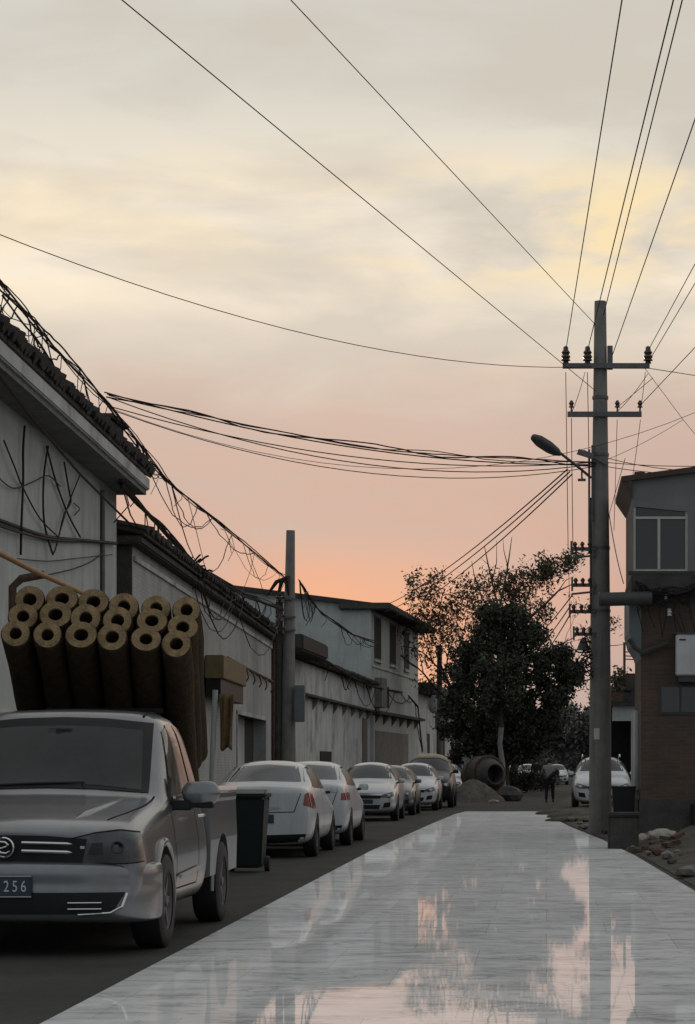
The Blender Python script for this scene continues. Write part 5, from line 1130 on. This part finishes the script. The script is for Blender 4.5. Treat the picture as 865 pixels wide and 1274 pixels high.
# ------------------------------------------------------------------ people
def skin(name,verts,edges,rad,m,par,sub=2):
    me=bpy.data.meshes.new(name); me.from_pydata(verts,edges,[]); o=bpy.data.objects.new('tmp',me); C.objects.link(o)
    o.modifiers.new('k','SKIN'); 
    for i,r_ in enumerate(rad): me.skin_vertices[0].data[i].radius=(r_,r_) if not isinstance(r_,tuple) else r_
    me.skin_vertices[0].data[0].use_root=True
    s=o.modifiers.new('s','SUBSURF'); s.levels=sub; s.render_levels=sub
    r=evalmesh(o); bpy.data.objects.remove(o); r.materials.clear(); r.materials.append(m)
    for p in r.polygons: p.use_smooth=True; p.material_index=0
    return link(bpy.data.objects.new(name,r),par)
def person(loc,lab,j,up,low,rot=0,k=1.0):
    root=thing('person',loc,lab,'person','people walking down the street',rz=rot)
    J={n_:Vector(v)*k for n_,v in j.items()}
    names_=list(J); idx={n_:i for i,n_ in enumerate(names_)}
    E=[('pelvis','waist'),('waist','chest'),('chest','neck'),('neck','head'),('head','crown'),('chest','shl'),('shl','ell'),('ell','wrl'),('wrl','hal'),('chest','shr'),('shr','elr'),('elr','wrr'),('wrr','har'),('pelvis','hil'),('hil','knl'),('knl','anl'),('anl','tol'),('pelvis','hir'),('hir','knr'),('knr','anr'),('anr','tor')]
    rad=dict(pelvis=.12,waist=.105,chest=.13,neck=.05,head=.085,crown=.07,shl=.06,shr=.06,ell=.042,elr=.042,wrl=.03,wrr=.03,hal=.035,har=.035,hil=.085,hir=.085,knl=.058,knr=.058,anl=.038,anr=.038,tol=.035,tor=.035)
    skin('body',[tuple(J[n_]) for n_ in names_],[(idx[a],idx[b]) for a,b in E],[rad[n_]*k for n_ in names_],skinm,root)
    def sub(name,ns,Es,f,m,rd=None):
        skin(name,[tuple(J[n_]) for n_ in ns],[(ns.index(a),ns.index(b)) for a,b in Es],[(rd or {}).get(n_,rad[n_]*f)*k for n_ in ns],m,root)
    sub('jacket',['waist','pelvis','chest','shl','ell','wrl','shr','elr','wrr'],[('waist','pelvis'),('waist','chest'),('chest','shl'),('shl','ell'),('ell','wrl'),('chest','shr'),('shr','elr'),('elr','wrr')],1.3,up,dict(chest=.19,waist=.165,pelvis=.16,shl=.095,shr=.095,ell=.065,elr=.065,wrl=.045,wrr=.045))
    sub('trousers',['pelvis','hil','knl','anl','hir','knr','anr'],[('pelvis','hil'),('hil','knl'),('knl','anl'),('pelvis','hir'),('hir','knr'),('knr','anr')],1.25,low,dict(pelvis=.145,hil=.108,hir=.108,knl=.075,knr=.075,anl=.058,anr=.058))
    for s_ in 'lr':
        w=MB(); a=J['an'+s_]; w.ico((a.x,a.y+.05*k,.045*k),.06*k,3,sq=(.8,2.1,.72)); mkobj('shoe',w,blackcloth,root,smooth=80)
        w=MB()
        h=J['ha'+s_]
        for q in range(4): w.tube([h+Vector((0,(-.03+.02*q)*k,0)),h+Vector((.01,(-.03+.02*q),-.045))*1.0 if k==1 else h+Vector((.01,(-.03+.02*q)*k,-.045*k)),h+Vector((.0,(-.03+.02*q)*k+.01,-.08*k))],[.010*k,.009*k,.007*k],5)
        w.tube([h+Vector((0,.03*k,.03*k)),h+Vector((0,.06*k,0)),h+Vector((0,.06*k,-.03*k))],[.011*k,.01*k,.008*k],5); mkobj('fingers',w,skinm,root,smooth=80)
    w=MB(); h=J['head'].lerp(J['crown'],.55); w.ico(h+Vector((0,-.012,.012))*k,.106*k,3,sq=(.93,1.02,1.02)); w.v=[v for v in w.v]; mkobj('hair',w,hairm,root,smooth=80)
    f=J['head']+Vector((0,.082,0))*k; w=MB(); w.ico(f+Vector((0,.02,.0))*k,.018*k,2,sq=(.8,1,1.5)); mkobj('nose',w,skinm,root)
    for sx in(-1,1):
        w=MB(); w.ico(f+Vector((sx*.033,.012,.03))*k,.011*k,2); mkobj('eye',w,blackcloth,root)
        w=MB(); w.ico(J['head']+Vector((sx*.088,0,.01))*k,.028*k,2,sq=(.4,.8,1.2)); mkobj('ear',w,skinm,root)
    return root
# facing away (+y), leaning forward, arms brought to the front
p1=person((px2(684,88),88,0),'person in grey jacket and black trousers walking away, leaning forward',dict(pelvis=(.02,-.02,.86),waist=(.01,.02,1.02),chest=(-.02,.12,1.24),neck=(-.01,.20,1.40),head=(.0,.27,1.49),crown=(.0,.29,1.58),
  shl=(-.20,.13,1.33),ell=(-.29,.20,1.08),wrl=(-.16,.38,.98),hal=(-.10,.43,.97),shr=(.19,.13,1.33),elr=(.33,.16,1.12),wrr=(.30,.36,.98),har=(.26,.42,.97),hil=(-.09,0,.80),knl=(-.12,.02,.45),anl=(-.13,-.06,.08),tol=(-.13,.08,.04),hir=(.11,0,.80),knr=(.12,.08,.45),anr=(.13,.06,.08),tor=(.13,.2,.04)),jacketm,blackcloth)
w=MB(); w.ico((.10,-.10,1.02),1,3,sq=(.26,.10,.11)); w.v=[(x*1.0,y,z+.75*(x-.10)) for x,y,z in w.v]; sb=mkobj('shoulder_bag',w,blackcloth,None,smooth=80)
sb.location=(px2(684,88),88,0); tag(sb,'dark bag slung across the back of the person in grey','bag')
person((px2(667,131),131,0),'person in dark clothes farther off, left of the person in grey',dict(pelvis=(0,0,.92),waist=(0,0,1.08),chest=(0,.02,1.32),neck=(0,.03,1.48),head=(0,.05,1.60),crown=(0,.05,1.70),
  shl=(-.19,.02,1.42),ell=(-.25,-.02,1.14),wrl=(-.24,.08,.90),hal=(-.24,.10,.84),shr=(.19,.02,1.42),elr=(.25,.0,1.14),wrr=(.23,.12,.90),har=(.23,.14,.84),hil=(-.09,0,.86),knl=(-.09,.08,.48),anl=(-.09,.0,.08),tol=(-.09,.13,.04),hir=(.09,0,.86),knr=(.09,.0,.48),anr=(.09,-.16,.10),tor=(.09,-.06,.04)),blackcloth,blackcloth)
#@@VEH_END

# ------------------------------------------------------------------ world, sun, camera
wd=bpy.data.worlds.new('World'); bpy.context.scene.world=wd; wd.use_nodes=True; nt=wd.node_tree; N=nt.nodes; L=nt.links
bg=N['Background']; out=N['World Output']
SUN_EL,SUN_AZ=R(1.5),R(-6)          # low, ahead of the camera, slightly left of the street axis
sky=N.new('ShaderNodeTexSky'); sky.sky_type='NISHITA'; sky.sun_disc=False; sky.sun_elevation=SUN_EL; sky.sun_rotation=SUN_AZ; sky.air_density=1.6; sky.dust_density=4
L.new(sky.outputs[0],bg.inputs['Color']); bg.inputs['Strength'].default_value=.006
tc=N.new('ShaderNodeTexCoord'); sp=N.new('ShaderNodeSeparateXYZ'); L.new(tc.outputs['Generated'],sp.inputs[0])
def math_(op,a,b=None,c=None):
    n=N.new('ShaderNodeMath'); n.operation=op
    for i,x in enumerate((a,b,c)):
        if x is None: continue
        if isinstance(x,(int,float)): n.inputs[i].default_value=x
        else: L.new(x,n.inputs[i])
    return n.outputs[0]
def ramp(src,els,interp='LINEAR'):
    r=N.new('ShaderNodeValToRGB'); cr=r.color_ramp; cr.interpolation=interp
    while len(cr.elements)<len(els): cr.elements.new(.5)
    for e,(p,c) in zip(cr.elements,els): e.position=p; e.color=tuple(c)+(1,)
    L.new(src,r.inputs['Fac']); return r.outputs['Color']
def mix(f,a,b,mode='MIX'):
    m=N.new('ShaderNodeMix'); m.data_type='RGBA'; m.blend_type=mode
    for k,x in(('Factor',f),('A',a),('B',b)):
        if isinstance(x,(int,float)): m.inputs[k].default_value=x
        elif isinstance(x,tuple): m.inputs[k].default_value=x+(1,)
        else: L.new(x,m.inputs[k])
    return m.outputs['Result']
mp=N.new('ShaderNodeMapping'); mp.inputs['Scale'].default_value=(2.2,2.2,8); L.new(tc.outputs['Generated'],mp.inputs[0])
nz=N.new('ShaderNodeTexNoise'); nz.inputs['Scale'].default_value=3.2; nz.inputs['Detail'].default_value=7; nz.inputs['Roughness'].default_value=.52; nz.inputs['Distortion'].default_value=.3; L.new(mp.outputs[0],nz.inputs['Vector'])
nb=N.new('ShaderNodeTexNoise'); nb.inputs['Scale'].default_value=4.2; nb.inputs['Detail'].default_value=6; nb.inputs['Roughness'].default_value=.55; nb.inputs['Distortion'].default_value=.4; L.new(mp.outputs[0],nb.inputs['Vector'])
zel=math_('ADD',sp.outputs['Z'],math_('MULTIPLY',math_('SUBTRACT',nz.outputs['Fac'],.5),.035))
grad=ramp(zel,[(0,(.50,.38,.34)),(.04,(.54,.40,.35)),(.066,(.78,.42,.28)),(.082,(.70,.435,.33)),(.115,(.64,.45,.36)),(.145,(.64,.49,.41)),(.17,(.78,.66,.53)),(.195,(.95,.84,.67)),(.235,(.86,.78,.65)),(.27,(.70,.67,.59)),(.32,(.63,.62,.57)),(.40,(.62,.63,.63)),(.6,(.60,.63,.65)),(1,(.54,.58,.62))])
# glowing cloud streaks and grey veils
warm=ramp(nb.outputs['Fac'],[(.43,(0,0,0)),(.56,(1,1,1))])
band=ramp(sp.outputs['Z'],[(.19,(0,)*3),(.21,(1,)*3),(.235,(1,)*3),(.26,(0,)*3)])
azr=ramp(math_('MULTIPLY_ADD',sp.outputs['X'],2.5,.5),[(.25,(.35,)*3),(.56,(1,)*3)])
wf=mix(1.0,mix(1.0,warm,band,'MULTIPLY'),azr,'MULTIPLY')
c1=mix(wf,grad,(1.0,.80,.47))
grey=ramp(nz.outputs['Fac'],[(.42,(0,0,0)),(.60,(.95,)*3)])
gb=ramp(sp.outputs['Z'],[(.135,(0,)*3),(.17,(.8,)*3),(.3,(1,)*3),(.34,(1,)*3)])
c2=mix(mix(1.0,mix(1.0,grey,gb,'MULTIPLY'),mix(wf,(1.0,1.0,1.0),(.2,.2,.2)),'MULTIPLY'),c1,(.62,.575,.50))
ls=ramp(nb.outputs['Fac'],[(.40,(0,)*3),(.60,(.8,)*3)]); lz=ramp(sp.outputs['Z'],[(.06,(.5,)*3),(.10,(1,)*3),(.155,(1,)*3),(.18,(0,)*3)])
c2=mix(mix(1.0,ls,lz,'MULTIPLY'),c2,(.60,.475,.40))
# the side of the sky away from the sunset is dim and bluish
back=ramp(math_('MULTIPLY_ADD',sp.outputs['Y'],.5,.5),[(.15,(1,)*3),(.85,(0,)*3)])
rt=ramp(math_('MULTIPLY_ADD',sp.outputs['X'],2.5,.5),[(.44,(0,)*3),(.62,(.75,)*3)]); lowb=ramp(sp.outputs['Z'],[(.10,(1,)*3),(.17,(0,)*3)])
c2=mix(mix(1.0,rt,lowb,'MULTIPLY'),c2,(.56,.40,.34))
gx=ramp(math_('MULTIPLY_ADD',sp.outputs['X'],2.5,.5),[(.12,(0,)*3),(.27,(1,)*3),(.36,(1,)*3),(.47,(0,)*3)],'EASE'); gz=ramp(zel,[(.05,(.9,)*3),(.072,(.9,)*3),(.10,(0,)*3)])
c2=mix(mix(1.0,gx,gz,'MULTIPLY'),c2,(.90,.46,.27))
c3=mix(back,c2,(.42,.45,.48))
bg2=N.new('ShaderNodeBackground'); L.new(c3,bg2.inputs['Color']); bg2.inputs['Strength'].default_value=1.0
ad=N.new('ShaderNodeAddShader'); L.new(bg.outputs[0],ad.inputs[0]); L.new(bg2.outputs[0],ad.inputs[1]); L.new(ad.outputs[0],out.inputs['Surface'])

sl=bpy.data.lights.new('sun','SUN'); sl.energy=.3; sl.angle=R(3); sl.color=(1,.72,.5); so=bpy.data.objects.new('sun',sl); C.objects.link(so)
d=Vector((math.sin(SUN_AZ)*math.cos(SUN_EL),math.cos(SUN_AZ)*math.cos(SUN_EL),math.sin(SUN_EL)))
so.rotation_euler=(-d).to_track_quat('-Z','Y').to_euler(); so.location=(0,0,30)

cam=bpy.data.cameras.new('camera'); co=bpy.data.objects.new('camera',cam); C.objects.link(co)
co.location=(0,0,EYE); co.rotation_euler=(R(90),0,0); cam.sensor_fit='VERTICAL'; cam.sensor_height=36; cam.lens=F/1274*36
cam.shift_x=-(VX-432.5)/1274; cam.shift_y=(H-637)/1274; cam.clip_start=.1; cam.clip_end=4000
sc=bpy.context.scene; sc.camera=co
sc.view_settings.view_transform='Standard'; sc.view_settings.look='None'; sc.view_settings.exposure=0; sc.view_settings.gamma=1
sc.cycles.use_denoising=True; sc.cycles.max_bounces=6; sc.cycles.caustics_reflective=False; sc.cycles.caustics_refractive=False
